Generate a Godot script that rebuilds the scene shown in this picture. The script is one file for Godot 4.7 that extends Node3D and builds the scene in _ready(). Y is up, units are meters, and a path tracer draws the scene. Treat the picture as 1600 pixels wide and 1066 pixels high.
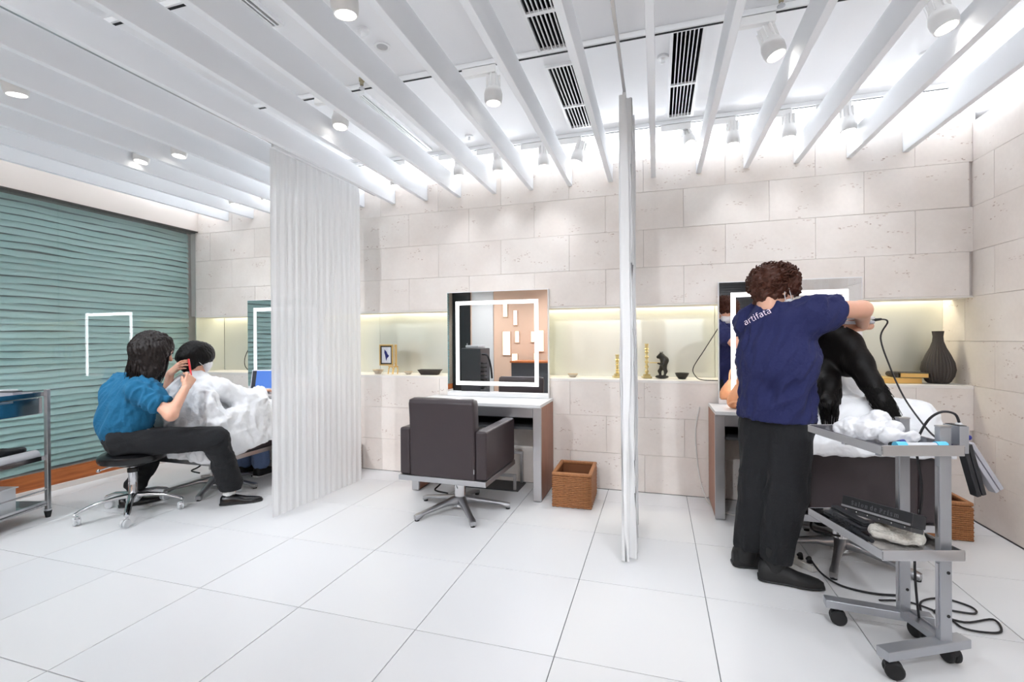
extends Node3D
# A hair salon: white tiled floor, stone block wall with a lit niche, three styling stations, string curtains, white ceiling beams.

const PI2 := TAU
const HC := 1.22784          # camera height
const ZW := -3.927           # face of the stone wall
const XR := 2.02             # face of the right wall
const XL := -4.81            # face of the glass wall
const ZB := 3.0              # wall behind the camera
const YC := 2.85             # ceiling
var M := {}
var used := {}
var rng := RandomNumberGenerator.new()

# ---------------------------------------------------------------- mesh builder
class MB:
	var v := PackedVector3Array()
	var n := PackedVector3Array()
	var uv := PackedVector2Array()
	var ix := PackedInt32Array()
	var xf := Transform3D()
	func vert(p: Vector3, nn: Vector3, t := Vector2.ZERO) -> int:
		v.append(xf * p)
		n.append((xf.basis * nn).normalized())
		uv.append(t)
		return v.size() - 1
	func face(a: int, b: int, c: int) -> void:
		var g := (v[b] - v[a]).cross(v[c] - v[a])
		if g.dot(n[a] + n[b] + n[c]) > 0.0:
			ix.append_array(PackedInt32Array([a, c, b]))
		else:
			ix.append_array(PackedInt32Array([a, b, c]))
	func quad(a: Vector3, b: Vector3, c: Vector3, d: Vector3, nn := Vector3.ZERO) -> MB:
		var m := nn if nn != Vector3.ZERO else (b - a).cross(c - a).normalized()
		var i := vert(a, m, Vector2(0, 0))
		vert(b, m, Vector2(1, 0))
		vert(c, m, Vector2(1, 1))
		vert(d, m, Vector2(0, 1))
		face(i, i + 1, i + 2)
		face(i, i + 2, i + 3)
		return self
	func tri(a: Vector3, b: Vector3, c: Vector3, nn: Vector3) -> void:
		var i := vert(a, nn)
		vert(b, nn)
		vert(c, nn)
		face(i, i + 1, i + 2)
	func box(c: Vector3, s: Vector3, r := 0.0) -> MB:
		var h := s * 0.5
		for ax in 3:
			for sg in [-1.0, 1.0]:
				var w := Vector3.ZERO
				w[ax] = sg
				var u := Vector3.ZERO
				u[(ax + 1) % 3] = 1.0
				var t := Vector3.ZERO
				t[(ax + 2) % 3] = 1.0
				if r <= 0.0:
					var hu := u * h
					var ht := t * h
					var o := c + w * h
					quad(o - hu - ht, o + hu - ht, o + hu + ht, o - hu + ht, w)
					continue
				var hu2: float = h[(ax + 1) % 3]
				var ht2: float = h[(ax + 2) % 3]
				var us := [-hu2, -hu2 + r, hu2 - r, hu2]
				var ts := [-ht2, -ht2 + r, ht2 - r, ht2]
				var base := v.size()
				for j in 4:
					for i in 4:
						var p: Vector3 = w * h + u * us[i] + t * ts[j]
						var inner := p.clamp(-h + Vector3.ONE * r, h - Vector3.ONE * r)
						var d := (p - inner).normalized()
						vert(c + inner + d * r, d, Vector2(i / 3.0, j / 3.0))
				for j in 3:
					for i in 3:
						var q := base + j * 4 + i
						face(q, q + 1, q + 5)
						face(q, q + 5, q + 4)
		return self
	func tube(pts: Array, rad, sides := 8, caps := true) -> MB:
		var m := pts.size()
		var fr := Vector3.ZERO
		var base := v.size()
		for i in m:
			var p: Vector3 = pts[i]
			var d: Vector3 = (pts[mini(i + 1, m - 1)] - pts[maxi(i - 1, 0)]).normalized()
			if i == 0:
				fr = d.cross(Vector3.UP if absf(d.y) < 0.9 else Vector3.RIGHT).normalized()
			else:
				fr = (fr - d * fr.dot(d)).normalized()
			var bi := d.cross(fr)
			var r: float = rad[i] if rad is Array else rad
			for k in sides:
				var a := TAU * k / sides
				var o := fr * cos(a) + bi * sin(a)
				vert(p + o * r, o, Vector2(float(k) / sides, float(i) / (m - 1)))
		for i in m - 1:
			for k in sides:
				var a := base + i * sides + k
				var b := base + i * sides + (k + 1) % sides
				face(a, b, b + sides)
				face(a, b + sides, a + sides)
		if caps:
			for e in [0, m - 1]:
				var d: Vector3 = (pts[0] - pts[1]).normalized() if e == 0 else (pts[m - 1] - pts[m - 2]).normalized()
				var c := vert(pts[e], d)
				var ring := []
				for k in sides:
					ring.append(vert(xf.affine_inverse() * v[base + e * sides + k], d))
				for k in sides:
					face(c, ring[k], ring[(k + 1) % sides])
		return self
	func lathe(prof: Array, sides := 24, ribs := 0, amp := 0.0) -> MB:
		# prof: Vector2(radius, y) from bottom to top or any order; sharp where it turns by more than 40 degrees
		var segn := []
		for i in prof.size() - 1:
			var d: Vector2 = prof[i + 1] - prof[i]
			segn.append(Vector2(d.y, -d.x).normalized())
		for i in prof.size() - 1:
			var na: Vector2 = segn[i]
			var nb: Vector2 = segn[i]
			if i > 0 and segn[i - 1].dot(segn[i]) > 0.75:
				na = (segn[i - 1] + segn[i]).normalized()
			if i < segn.size() - 1 and segn[i + 1].dot(segn[i]) > 0.75:
				nb = (segn[i + 1] + segn[i]).normalized()
			var base := v.size()
			for e in 2:
				var q: Vector2 = prof[i + e]
				var nn: Vector2 = nb if e else na
				for k in sides:
					var a := TAU * k / sides
					var rr := q.x
					var tw := 0.0
					if ribs > 0:
						rr *= 1.0 + amp * cos(a * ribs)
						tw = amp * ribs * sin(a * ribs)
					var o := Vector3(cos(a), 0, sin(a))
					var tg := Vector3(-sin(a), 0, cos(a))
					vert(Vector3(o.x * rr, q.y, o.z * rr), (o * nn.x + tg * tw * absf(nn.x) + Vector3.UP * nn.y).normalized(), Vector2(float(k) / sides, float(i + e) / prof.size()))
			for k in sides:
				var a := base + k
				var b := base + (k + 1) % sides
				face(a, b, b + sides)
				face(a, b + sides, a + sides)
		return self
	func lathe_at(c: Vector3, prof: Array) -> MB:
		var keep := xf
		xf = xf * Transform3D(Basis(), c)
		lathe(prof, 16)
		xf = keep
		return self
	func lathe_side(r: float, ri: float, l: float) -> MB:
		# a ring lying on its side along x
		var keep := xf
		xf = xf * Transform3D(Basis(Vector3(0, 0, 1), PI / 2), Vector3.ZERO)
		lathe([Vector2(ri, -l * 0.5), Vector2(r, -l * 0.5), Vector2(r, l * 0.5), Vector2(ri, l * 0.5), Vector2(ri, -l * 0.5)], 24)
		xf = keep
		return self
	func prism(poly: PackedVector2Array, d: float) -> MB:
		# polygon in xy, extruded from z = 0 to z = -d
		var tr := Geometry2D.triangulate_polygon(poly)
		for s in [0.0, -d]:
			var nn := Vector3(0, 0, 1) if s == 0.0 else Vector3(0, 0, -1)
			var base := v.size()
			for p in poly:
				vert(Vector3(p.x, p.y, s), nn, p)
			for i in range(0, tr.size(), 3):
				face(base + tr[i], base + tr[i + 1], base + tr[i + 2])
		var cw := Geometry2D.is_polygon_clockwise(poly)
		for i in poly.size():
			var a := poly[i]
			var b := poly[(i + 1) % poly.size()]
			var e := (b - a).normalized()
			var o := Vector3(e.y, -e.x, 0) * (-1.0 if cw else 1.0)
			quad(Vector3(a.x, a.y, 0), Vector3(b.x, b.y, 0), Vector3(b.x, b.y, -d), Vector3(a.x, a.y, -d), o)
		return self
	func sheet(f: Callable, nu: int, nv: int) -> MB:
		var base := v.size()
		var e := 0.5 / maxi(nu, nv)
		for j in nv + 1:
			for i in nu + 1:
				var a := float(i) / nu
				var b := float(j) / nv
				var du: Vector3 = f.call(minf(a + e, 1.0), b) - f.call(maxf(a - e, 0.0), b)
				var dv: Vector3 = f.call(a, minf(b + e, 1.0)) - f.call(a, maxf(b - e, 0.0))
				vert(f.call(a, b), du.cross(dv).normalized(), Vector2(a, b))
		for j in nv:
			for i in nu:
				var q := base + j * (nu + 1) + i
				face(q, q + 1, q + nu + 2)
				face(q, q + nu + 2, q + nu + 1)
		return self
	func loft(rings: Array, closed := true) -> MB:
		# rings: arrays of Vector3 of one length, smooth normals, capped at both ends
		var m: int = rings[0].size()
		var base := v.size()
		for i in rings.size():
			var mid := Vector3.ZERO
			for p in rings[i]:
				mid += p
			mid /= m
			for k in m:
				var p: Vector3 = rings[i][k]
				var du: Vector3 = rings[i][(k + 1) % m] - rings[i][(k + m - 1) % m]
				var dv: Vector3 = rings[mini(i + 1, rings.size() - 1)][k] - rings[maxi(i - 1, 0)][k]
				var nn := du.cross(dv).normalized()
				if nn.dot(p - mid) < 0.0:
					nn = -nn
				vert(p, nn, Vector2(float(k) / m, float(i) / rings.size()))
		for i in rings.size() - 1:
			for k in m:
				var a := base + i * m + k
				var b := base + i * m + (k + 1) % m
				face(a, b, b + m)
				face(a, b + m, a + m)
		if closed:
			for e in [0, rings.size() - 1]:
				var mid := Vector3.ZERO
				for p in rings[e]:
					mid += p
				mid /= m
				var o: Vector3 = rings[1][0] - rings[0][0] if e == 0 else rings[e - 1][0] - rings[e][0]
				var d: Vector3 = (rings[e][1] - rings[e][0]).cross(rings[e][m / 2] - rings[e][0]).normalized()
				if d.dot(o) > 0.0:
					d = -d
				var c := vert(mid, d)
				var r := []
				for k in m:
					r.append(vert(rings[e][k], d))
				for k in m:
					face(c, r[k], r[(k + 1) % m])
		return self
	func ball(c: Vector3, r: Vector3, rows := 8, sides := 12) -> MB:
		var base := v.size()
		for j in rows + 1:
			var b := PI * j / rows
			for k in sides:
				var a := TAU * k / sides
				var o := Vector3(sin(b) * cos(a), cos(b), sin(b) * sin(a))
				vert(c + o * r, (o / r).normalized(), Vector2(float(k) / sides, float(j) / rows))
		for j in rows:
			for k in sides:
				var a := base + j * sides + k
				var b := base + j * sides + (k + 1) % sides
				face(a, b, b + sides)
				face(a, b + sides, a + sides)
		return self
	func mesh() -> ArrayMesh:
		var a := []
		a.resize(Mesh.ARRAY_MAX)
		a[Mesh.ARRAY_VERTEX] = v
		a[Mesh.ARRAY_NORMAL] = n
		a[Mesh.ARRAY_TEX_UV] = uv
		a[Mesh.ARRAY_INDEX] = ix
		var m := ArrayMesh.new()
		m.add_surface_from_arrays(Mesh.PRIMITIVE_TRIANGLES, a)
		return m

# ---------------------------------------------------------------- soft bodies: tapered capsules joined by a smooth minimum, meshed as surface nets
class Soft:
	var prims := []
	var cuts := []
	var lo := Vector3.ONE * 1e9
	var hi := Vector3.ONE * -1e9
	var g := PackedFloat32Array()
	var nx := 0
	var ny := 0
	var nz := 0
	var o := Vector3.ZERO
	var cell := 0.01
	func cap(a: Vector3, b: Vector3, ra: float, rb: float, k := 0.03, ax := Vector3.ZERO, s := 1.0) -> Soft:
		var m := maxf(ra, rb) * maxf(1.0, s) + 0.02
		lo = lo.min(a.min(b) - Vector3.ONE * m)
		hi = hi.max(a.max(b) + Vector3.ONE * m)
		prims.append([a, b, ra, rb, k, ax, s])
		return self
	func chain(pts: Array, rad: Array, k := 0.03, ax := Vector3.ZERO, s := 1.0) -> Soft:
		for i in pts.size() - 1:
			cap(pts[i], pts[i + 1], rad[i], rad[i + 1], k, ax, s)
		return self
	func cut(p: Vector3, nn: Vector3) -> Soft:
		cuts.append([p, nn])
		return self
	func field(c: float) -> void:
		cell = c
		o = lo - Vector3.ONE * c * 2.0
		nx = int((hi.x - o.x) / c) + 3
		ny = int((hi.y - o.y) / c) + 3
		nz = int((hi.z - o.z) / c) + 3
		g.resize(nx * ny * nz)
		g.fill(9.0)
		for q in prims:
			var a: Vector3 = q[0]
			var b: Vector3 = q[1]
			var ra: float = q[2]
			var rb: float = q[3]
			var k: float = q[4]
			var ax: Vector3 = q[5]
			var st: float = 1.0 / q[6] - 1.0
			var ba := b - a
			var inv := 1.0 / maxf(ba.length_squared(), 1e-9)
			var m: float = maxf(ra, rb) * maxf(1.0, q[6]) + k + c * 2.0
			var l := (a.min(b) - Vector3.ONE * m - o) / c
			var h := (a.max(b) + Vector3.ONE * m - o) / c
			var x0 := maxi(int(l.x), 0)
			var x1 := mini(int(h.x) + 1, nx - 1)
			var flat := absf(st) > 1e-6
			var dr := rb - ra
			for z in range(maxi(int(l.z), 0), mini(int(h.z) + 1, nz - 1) + 1):
				for y in range(maxi(int(l.y), 0), mini(int(h.y) + 1, ny - 1) + 1):
					var p := Vector3(o.x + x0 * c, o.y + y * c, o.z + z * c) - a
					var i := (z * ny + y) * nx + x0
					for x in range(x0, x1 + 1):
						var w := p
						if flat:
							w += ax * (p.dot(ax) * st)
						var t := clampf(w.dot(ba) * inv, 0.0, 1.0)
						var d := (w - ba * t).length() - ra - dr * t
						var e := g[i]
						var f := k - absf(d - e)
						if f > 0.0:
							g[i] = minf(d, e) - f * f / (4.0 * k)
						elif d < e:
							g[i] = d
						p.x += c
						i += 1
		for q in cuts:
			var pp: Vector3 = q[0]
			var nn: Vector3 = q[1]
			for z in nz:
				for y in ny:
					var i := (z * ny + y) * nx
					var d := (Vector3(o.x, o.y + y * c, o.z + z * c) - pp).dot(nn)
					for x in nx:
						if d > g[i]:
							g[i] = d
						d += nn.x * c
						i += 1
	func at(p: Vector3) -> float:
		var q := (p - o) / cell
		var x := clampi(int(q.x), 0, nx - 2)
		var y := clampi(int(q.y), 0, ny - 2)
		var z := clampi(int(q.z), 0, nz - 2)
		var f := Vector3(q.x - x, q.y - y, q.z - z)
		var i := (z * ny + y) * nx + x
		var j := i + nx * ny
		return lerpf(lerpf(lerpf(g[i], g[i + 1], f.x), lerpf(g[i + nx], g[i + nx + 1], f.x), f.y), lerpf(lerpf(g[j], g[j + 1], f.x), lerpf(g[j + nx], g[j + nx + 1], f.x), f.y), f.z)
	func into(mb: MB, c: float, disp = null) -> MB:
		field(c)
		var id := {}
		var pv := PackedVector3Array()
		var off := [0, 1, nx, nx + 1, nx * ny, nx * ny + 1, nx * ny + nx, nx * ny + nx + 1]
		var edges := [[0, 1], [2, 3], [4, 5], [6, 7], [0, 2], [1, 3], [4, 6], [5, 7], [0, 4], [1, 5], [2, 6], [3, 7]]
		var corner := []
		for k in 8:
			corner.append(Vector3(k & 1, (k >> 1) & 1, (k >> 2) & 1))
		var near := c * 2.0
		for z in nz - 1:
			for y in ny - 1:
				var i := (z * ny + y) * nx - 1
				for x in nx - 1:
					i += 1
					var gi: float = g[i]
					if gi > near or gi < -near:
						continue
					var ins := 0
					for k in 8:
						if g[i + off[k]] < 0.0:
							ins += 1
					if ins == 0 or ins == 8:
						continue
					var s := Vector3.ZERO
					var cnt := 0
					for e in edges:
						var ga: float = g[i + off[e[0]]]
						var gb: float = g[i + off[e[1]]]
						if (ga < 0.0) != (gb < 0.0):
							var t: float = ga / (ga - gb)
							s += corner[e[0]] + (corner[e[1]] - corner[e[0]]) * t
							cnt += 1
					id[i] = pv.size()
					pv.append(o + (Vector3(x, y, z) + s / cnt) * c)
		var fx := PackedInt32Array()
		var dirs := [1, nx, nx * ny]
		for i in id:
			for d in 3:
				var s0: bool = g[i] < 0.0
				if s0 == (g[i + dirs[d]] < 0.0):
					continue
				var u: int = dirs[(d + 1) % 3]
				var w: int = dirs[(d + 2) % 3]
				if not (id.has(i - u) and id.has(i - w) and id.has(i - u - w)):
					continue
				var a: int = id[i]
				var b: int = id[i - u]
				var e: int = id[i - u - w]
				var f: int = id[i - w]
				if s0:
					fx.append_array(PackedInt32Array([a, e, b, a, f, e]))
				else:
					fx.append_array(PackedInt32Array([a, b, e, a, e, f]))
		var nn := normals(pv, fx)
		if disp != null:
			for i in pv.size():
				pv[i] += nn[i] * float(disp.call(pv[i], nn[i]))
			nn = normals(pv, fx)
		var base := mb.v.size()
		mb.v.append_array(pv)
		mb.n.append_array(nn)
		var tu := PackedVector2Array()
		tu.resize(pv.size())
		mb.uv.append_array(tu)
		for k in fx:
			mb.ix.append(k + base)
		return mb
	func normals(pv: PackedVector3Array, fx: PackedInt32Array) -> PackedVector3Array:
		var nn := PackedVector3Array()
		nn.resize(pv.size())
		for t in range(0, fx.size(), 3):
			var cr := (pv[fx[t + 2]] - pv[fx[t]]).cross(pv[fx[t + 1]] - pv[fx[t]])
			nn[fx[t]] += cr
			nn[fx[t + 1]] += cr
			nn[fx[t + 2]] += cr
		for i in nn.size():
			nn[i] = nn[i].normalized()
		return nn

# ---------------------------------------------------------------- scene helpers
func V(x: float, y: float, z: float) -> Vector3:
	return Vector3(x, y, z)

func numbered(called: String) -> String:
	used[called] = used.get(called, -1) + 1
	return called if used[called] == 0 else "%s_%03d" % [called, used[called]]

func tag(o: Node3D, label: String, category: String, group := "") -> Node3D:
	o.set_meta("label", label)
	o.set_meta("category", category)
	if group:
		o.set_meta("group", group)
	return o

func thing(called: String, label: String, category: String, at := Vector3.ZERO, turn := 0.0, group := "") -> Node3D:
	var o := Node3D.new()
	o.name = numbered(called)
	add_child(o)
	o.position = at
	o.rotation.y = turn
	return tag(o, label, category, group)

func put(called: String, mb, m: Material, parent: Node3D = self) -> MeshInstance3D:
	var o := MeshInstance3D.new()
	o.mesh = mb if mb is Mesh else mb.mesh()
	o.material_override = m
	o.name = numbered(called) if parent == self else called
	parent.add_child(o, true)
	return o

func struct(called: String, mb, m: Material) -> MeshInstance3D:
	var o := put(called, mb, m)
	o.set_meta("kind", "structure")
	return o

func mat(c: Color, rough := 0.6, metal := 0.0) -> StandardMaterial3D:
	var m := StandardMaterial3D.new()
	m.albedo_color = c
	m.roughness = rough
	m.metallic = metal
	return m

func glow(c: Color, e: float) -> StandardMaterial3D:
	var m := mat(Color(0.9, 0.9, 0.9), 0.5)
	m.emission_enabled = true
	m.emission = c
	m.emission_energy_multiplier = e
	return m

func B() -> MB:
	return MB.new()

func BX(x := Transform3D()) -> MB:
	var b := MB.new()
	b.xf = x
	return b

func spot(parent: Node3D, at: Vector3, to: Vector3, energy: float, angle: float, col := Color(1, 0.97, 0.93), size := 0.04) -> void:
	var l := SpotLight3D.new()
	l.name = "light"
	parent.add_child(l, true)
	l.position = at
	var up := Vector3.UP if absf((to - at).normalized().y) < 0.95 else Vector3(0, 0, 1)
	l.basis = Basis.looking_at((to - at).normalized(), up)
	l.light_energy = energy
	l.light_color = col
	l.spot_angle = angle
	l.spot_angle_attenuation = 1.0
	l.spot_range = 14.0
	l.spot_attenuation = 2.0
	l.light_size = size
	l.shadow_enabled = true

func area(parent: Node3D, at: Vector3, dir: Vector3, up: Vector3, size: Vector2, energy: float, col := Color(1, 0.97, 0.93)) -> void:
	var l := AreaLight3D.new()
	l.name = "light"
	parent.add_child(l, true)
	l.position = at
	l.basis = Basis.looking_at(dir, up)
	l.area_size = size
	l.area_normalize_energy = true
	l.light_energy = energy
	l.light_color = col
	l.area_range = 14.0
	l.shadow_enabled = true

func curve(pts: Array, per := 6) -> Array:
	# Catmull-Rom through the points
	var out := []
	for i in pts.size() - 1:
		var a: Vector3 = pts[maxi(i - 1, 0)]
		var b: Vector3 = pts[i]
		var c: Vector3 = pts[i + 1]
		var d: Vector3 = pts[mini(i + 2, pts.size() - 1)]
		for k in per:
			out.append(b.cubic_interpolate(c, a, d, float(k) / per))
	out.append(pts[-1])
	return out

# ---------------------------------------------------------------- scene
const EXPOSURE := 1.19
const E_NICHE := 0.44
const E_COVE := 2.4
const E_FAR := 0.24
const E_MID := 0.32
const E_NEAR := 0.6
const E_WASH := 3.6
const E_BACK := 4.2
const E_MIRROR := 0.12

func _ready() -> void:
	# camera, air, exposure
	var cam := Camera3D.new()
	cam.name = "camera"
	add_child(cam)
	cam.position = V(0, HC, 0)
	cam.basis = Basis(Vector3.UP, 0.2977) * Basis(Vector3.RIGHT, -0.0024) * Basis(V(0, 0, 1), -0.0062)
	cam.fov = 71.544
	cam.near = 0.02
	cam.far = 60.0
	cam.current = true
	var we := WorldEnvironment.new()
	we.name = "environment"
	var env := Environment.new()
	env.background_mode = Environment.BG_COLOR
	env.background_color = Color(0, 0, 0)
	env.tonemap_mode = Environment.TONE_MAPPER_LINEAR
	env.tonemap_exposure = EXPOSURE
	env.sdfgi_enabled = true
	env.ssao_enabled = true
	env.ssil_enabled = true
	we.environment = env
	add_child(we)
	materials()
	setting()
	fittings()
	# stations
	desk(-1.93, -0.84, "pale styling desk with walnut sides under the middle mirror")
	desk(0.37, 1.47, "pale styling desk with walnut sides behind the standing stylist")
	desk(-4.10, -3.00, "pale styling desk carrying the laptop behind the left curtain")
	mirror(-1.789, -0.867, "square mirror with lit frame on the middle desk")
	mirror(0.440, 1.366, "square mirror with lit frame behind the standing stylist")
	mirror(-4.033, -3.108, "square mirror with lit frame half hidden by the left curtain")
	chair(V(-1.372, 0, -3.17), -0.02, 0.35, "empty brown leather styling chair before the middle mirror")
	chair(V(0.985, 0, -3.10), 0.0, 0.55, "brown leather styling chair behind the right trolley, draped with white cape")
	chair(V(-3.56, 0, -3.08), 0.0, 0.2, "brown leather styling chair hidden under the left client's white cape")
	footrest(-1.36, "chrome footrest on a dark plate under the middle desk")
	footrest(0.94, "chrome footrest on a dark plate under the right desk")
	basket(V(-0.605, 0, -3.60), V(0.285, 0.255, 0.38), 0.02, "square rattan basket beside the middle desk")
	basket(V(1.66, 0, -3.70), V(0.285, 0.235, 0.38), 0.0, "square rattan basket in the corner right of the trolley")
	basket(V(-2.845, 0, -3.70), V(0.285, 0.255, 0.38), 0.0, "square rattan basket peeking out behind the left curtain")
	stool()
	left_trolley()
	right_trolley()
	curtain(-2.51, -3.58, -2.62, 15, 0.0055, "wide white string curtain left of the middle station", -3.85, -1.2, -0.05)
	curtain(-0.165, -3.30, -2.65, 9, 0.046, "narrow white string curtain seen edge-on right of centre", -3.85, -1.2, 0.02)
	niche_things()
	desk_things()
	behind()
	seated_stylist()
	left_client()
	standing_stylist()
	right_client()

# ---------------------------------------------------------------- materials
func noise_img(sz: int, seed_: int, freq: float, oct := 4) -> Image:
	var f := FastNoiseLite.new()
	f.seed = seed_
	f.frequency = freq
	f.fractal_octaves = oct
	return f.get_seamless_image(sz, sz)

func tex(i: Image) -> ImageTexture:
	return ImageTexture.create_from_image(i)

func stone_images() -> Array:
	var sz := 768
	var big := noise_img(sz, 3, 0.006, 3)
	var fine := noise_img(sz, 4, 0.06, 4)
	var col := Image.create_empty(sz, sz, false, Image.FORMAT_RGB8)
	var hgt := Image.create_empty(sz, sz, false, Image.FORMAT_RGB8)
	for y in sz:
		for x in sz:
			var a := big.get_pixel(x, y).r
			var b := fine.get_pixel(x, y).r
			var t := 0.955 + 0.035 * a + 0.018 * (b - 0.5)
			col.set_pixel(x, y, Color(t, t * (0.985 + 0.012 * a), t * (0.968 + 0.02 * a)))
			var h := 0.8 + 0.12 * (b - 0.5)
			hgt.set_pixel(x, y, Color(h, h, h))
	var r := RandomNumberGenerator.new()
	r.seed = 11
	for c in 75:   # little cavities of the travertine, in broken horizontal trails
		var cx := r.randf() * sz
		var cy := r.randf() * sz
		for k in r.randi_range(2, 9):
			var px := cx + r.randfn(0, 16)
			var py := cy + r.randfn(0, 5)
			var w := r.randf_range(1.0, 5.0)
			var hh := r.randf_range(0.6, 1.7)
			var dark := r.randf_range(0.06, 0.20)
			for yy in range(int(py - hh) - 1, int(py + hh) + 2):
				for xx in range(int(px - w) - 1, int(px + w) + 2):
					var e := pow((xx - px) / w, 2) + pow((yy - py) / hh, 2)
					if e < 1.0:
						var ux := posmod(xx, sz)
						var uy := posmod(yy, sz)
						var q := col.get_pixel(ux, uy)
						col.set_pixel(ux, uy, Color(q.r * (1.0 - dark * 0.75), q.g * (1.0 - dark), q.b * (1.0 - dark * 1.1)))
						var h := maxf(hgt.get_pixel(ux, uy).r - 0.45 * (1.0 - e), 0.0)
						hgt.set_pixel(ux, uy, Color(h, h, h))
	return [tex(col), tex(hgt)]

func streak(sz: int, seed_: int, a: Color, b: Color, along: float, across: float) -> ImageTexture:
	# grain that runs along v
	var f := FastNoiseLite.new()
	f.seed = seed_
	f.frequency = 1.0
	f.fractal_octaves = 4
	var im := Image.create_empty(sz, sz, false, Image.FORMAT_RGB8)
	for y in sz:
		for x in sz:
			var t := f.get_noise_2d(float(x) / sz * across, float(y) / sz * along) * 0.5 + 0.5
			im.set_pixel(x, y, a.lerp(b, clampf(t * 1.6 - 0.3, 0, 1)))
	return tex(im)

func tri_tex(m: StandardMaterial3D, t: Texture2D, scale: Vector3, world := true) -> StandardMaterial3D:
	m.albedo_texture = t
	m.uv1_triplanar = true
	m.uv1_world_triplanar = world
	m.uv1_scale = scale
	return m

func relief(m: StandardMaterial3D, t: Texture2D, cm: float) -> StandardMaterial3D:
	m.heightmap_enabled = true
	m.heightmap_texture = t
	m.heightmap_scale = cm
	return m

func cloth(c: Color, seed_: int, scale := 6.0, amt := 0.3, rough := 0.9) -> StandardMaterial3D:
	var m := mat(c, rough)
	m.uv1_triplanar = true
	m.uv1_scale = Vector3.ONE * scale
	relief(m, tex(noise_img(128, seed_, 0.08, 3)), amt)
	m.rim_enabled = true
	m.rim = 0.2
	m.rim_tint = 0.6
	return m

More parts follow.
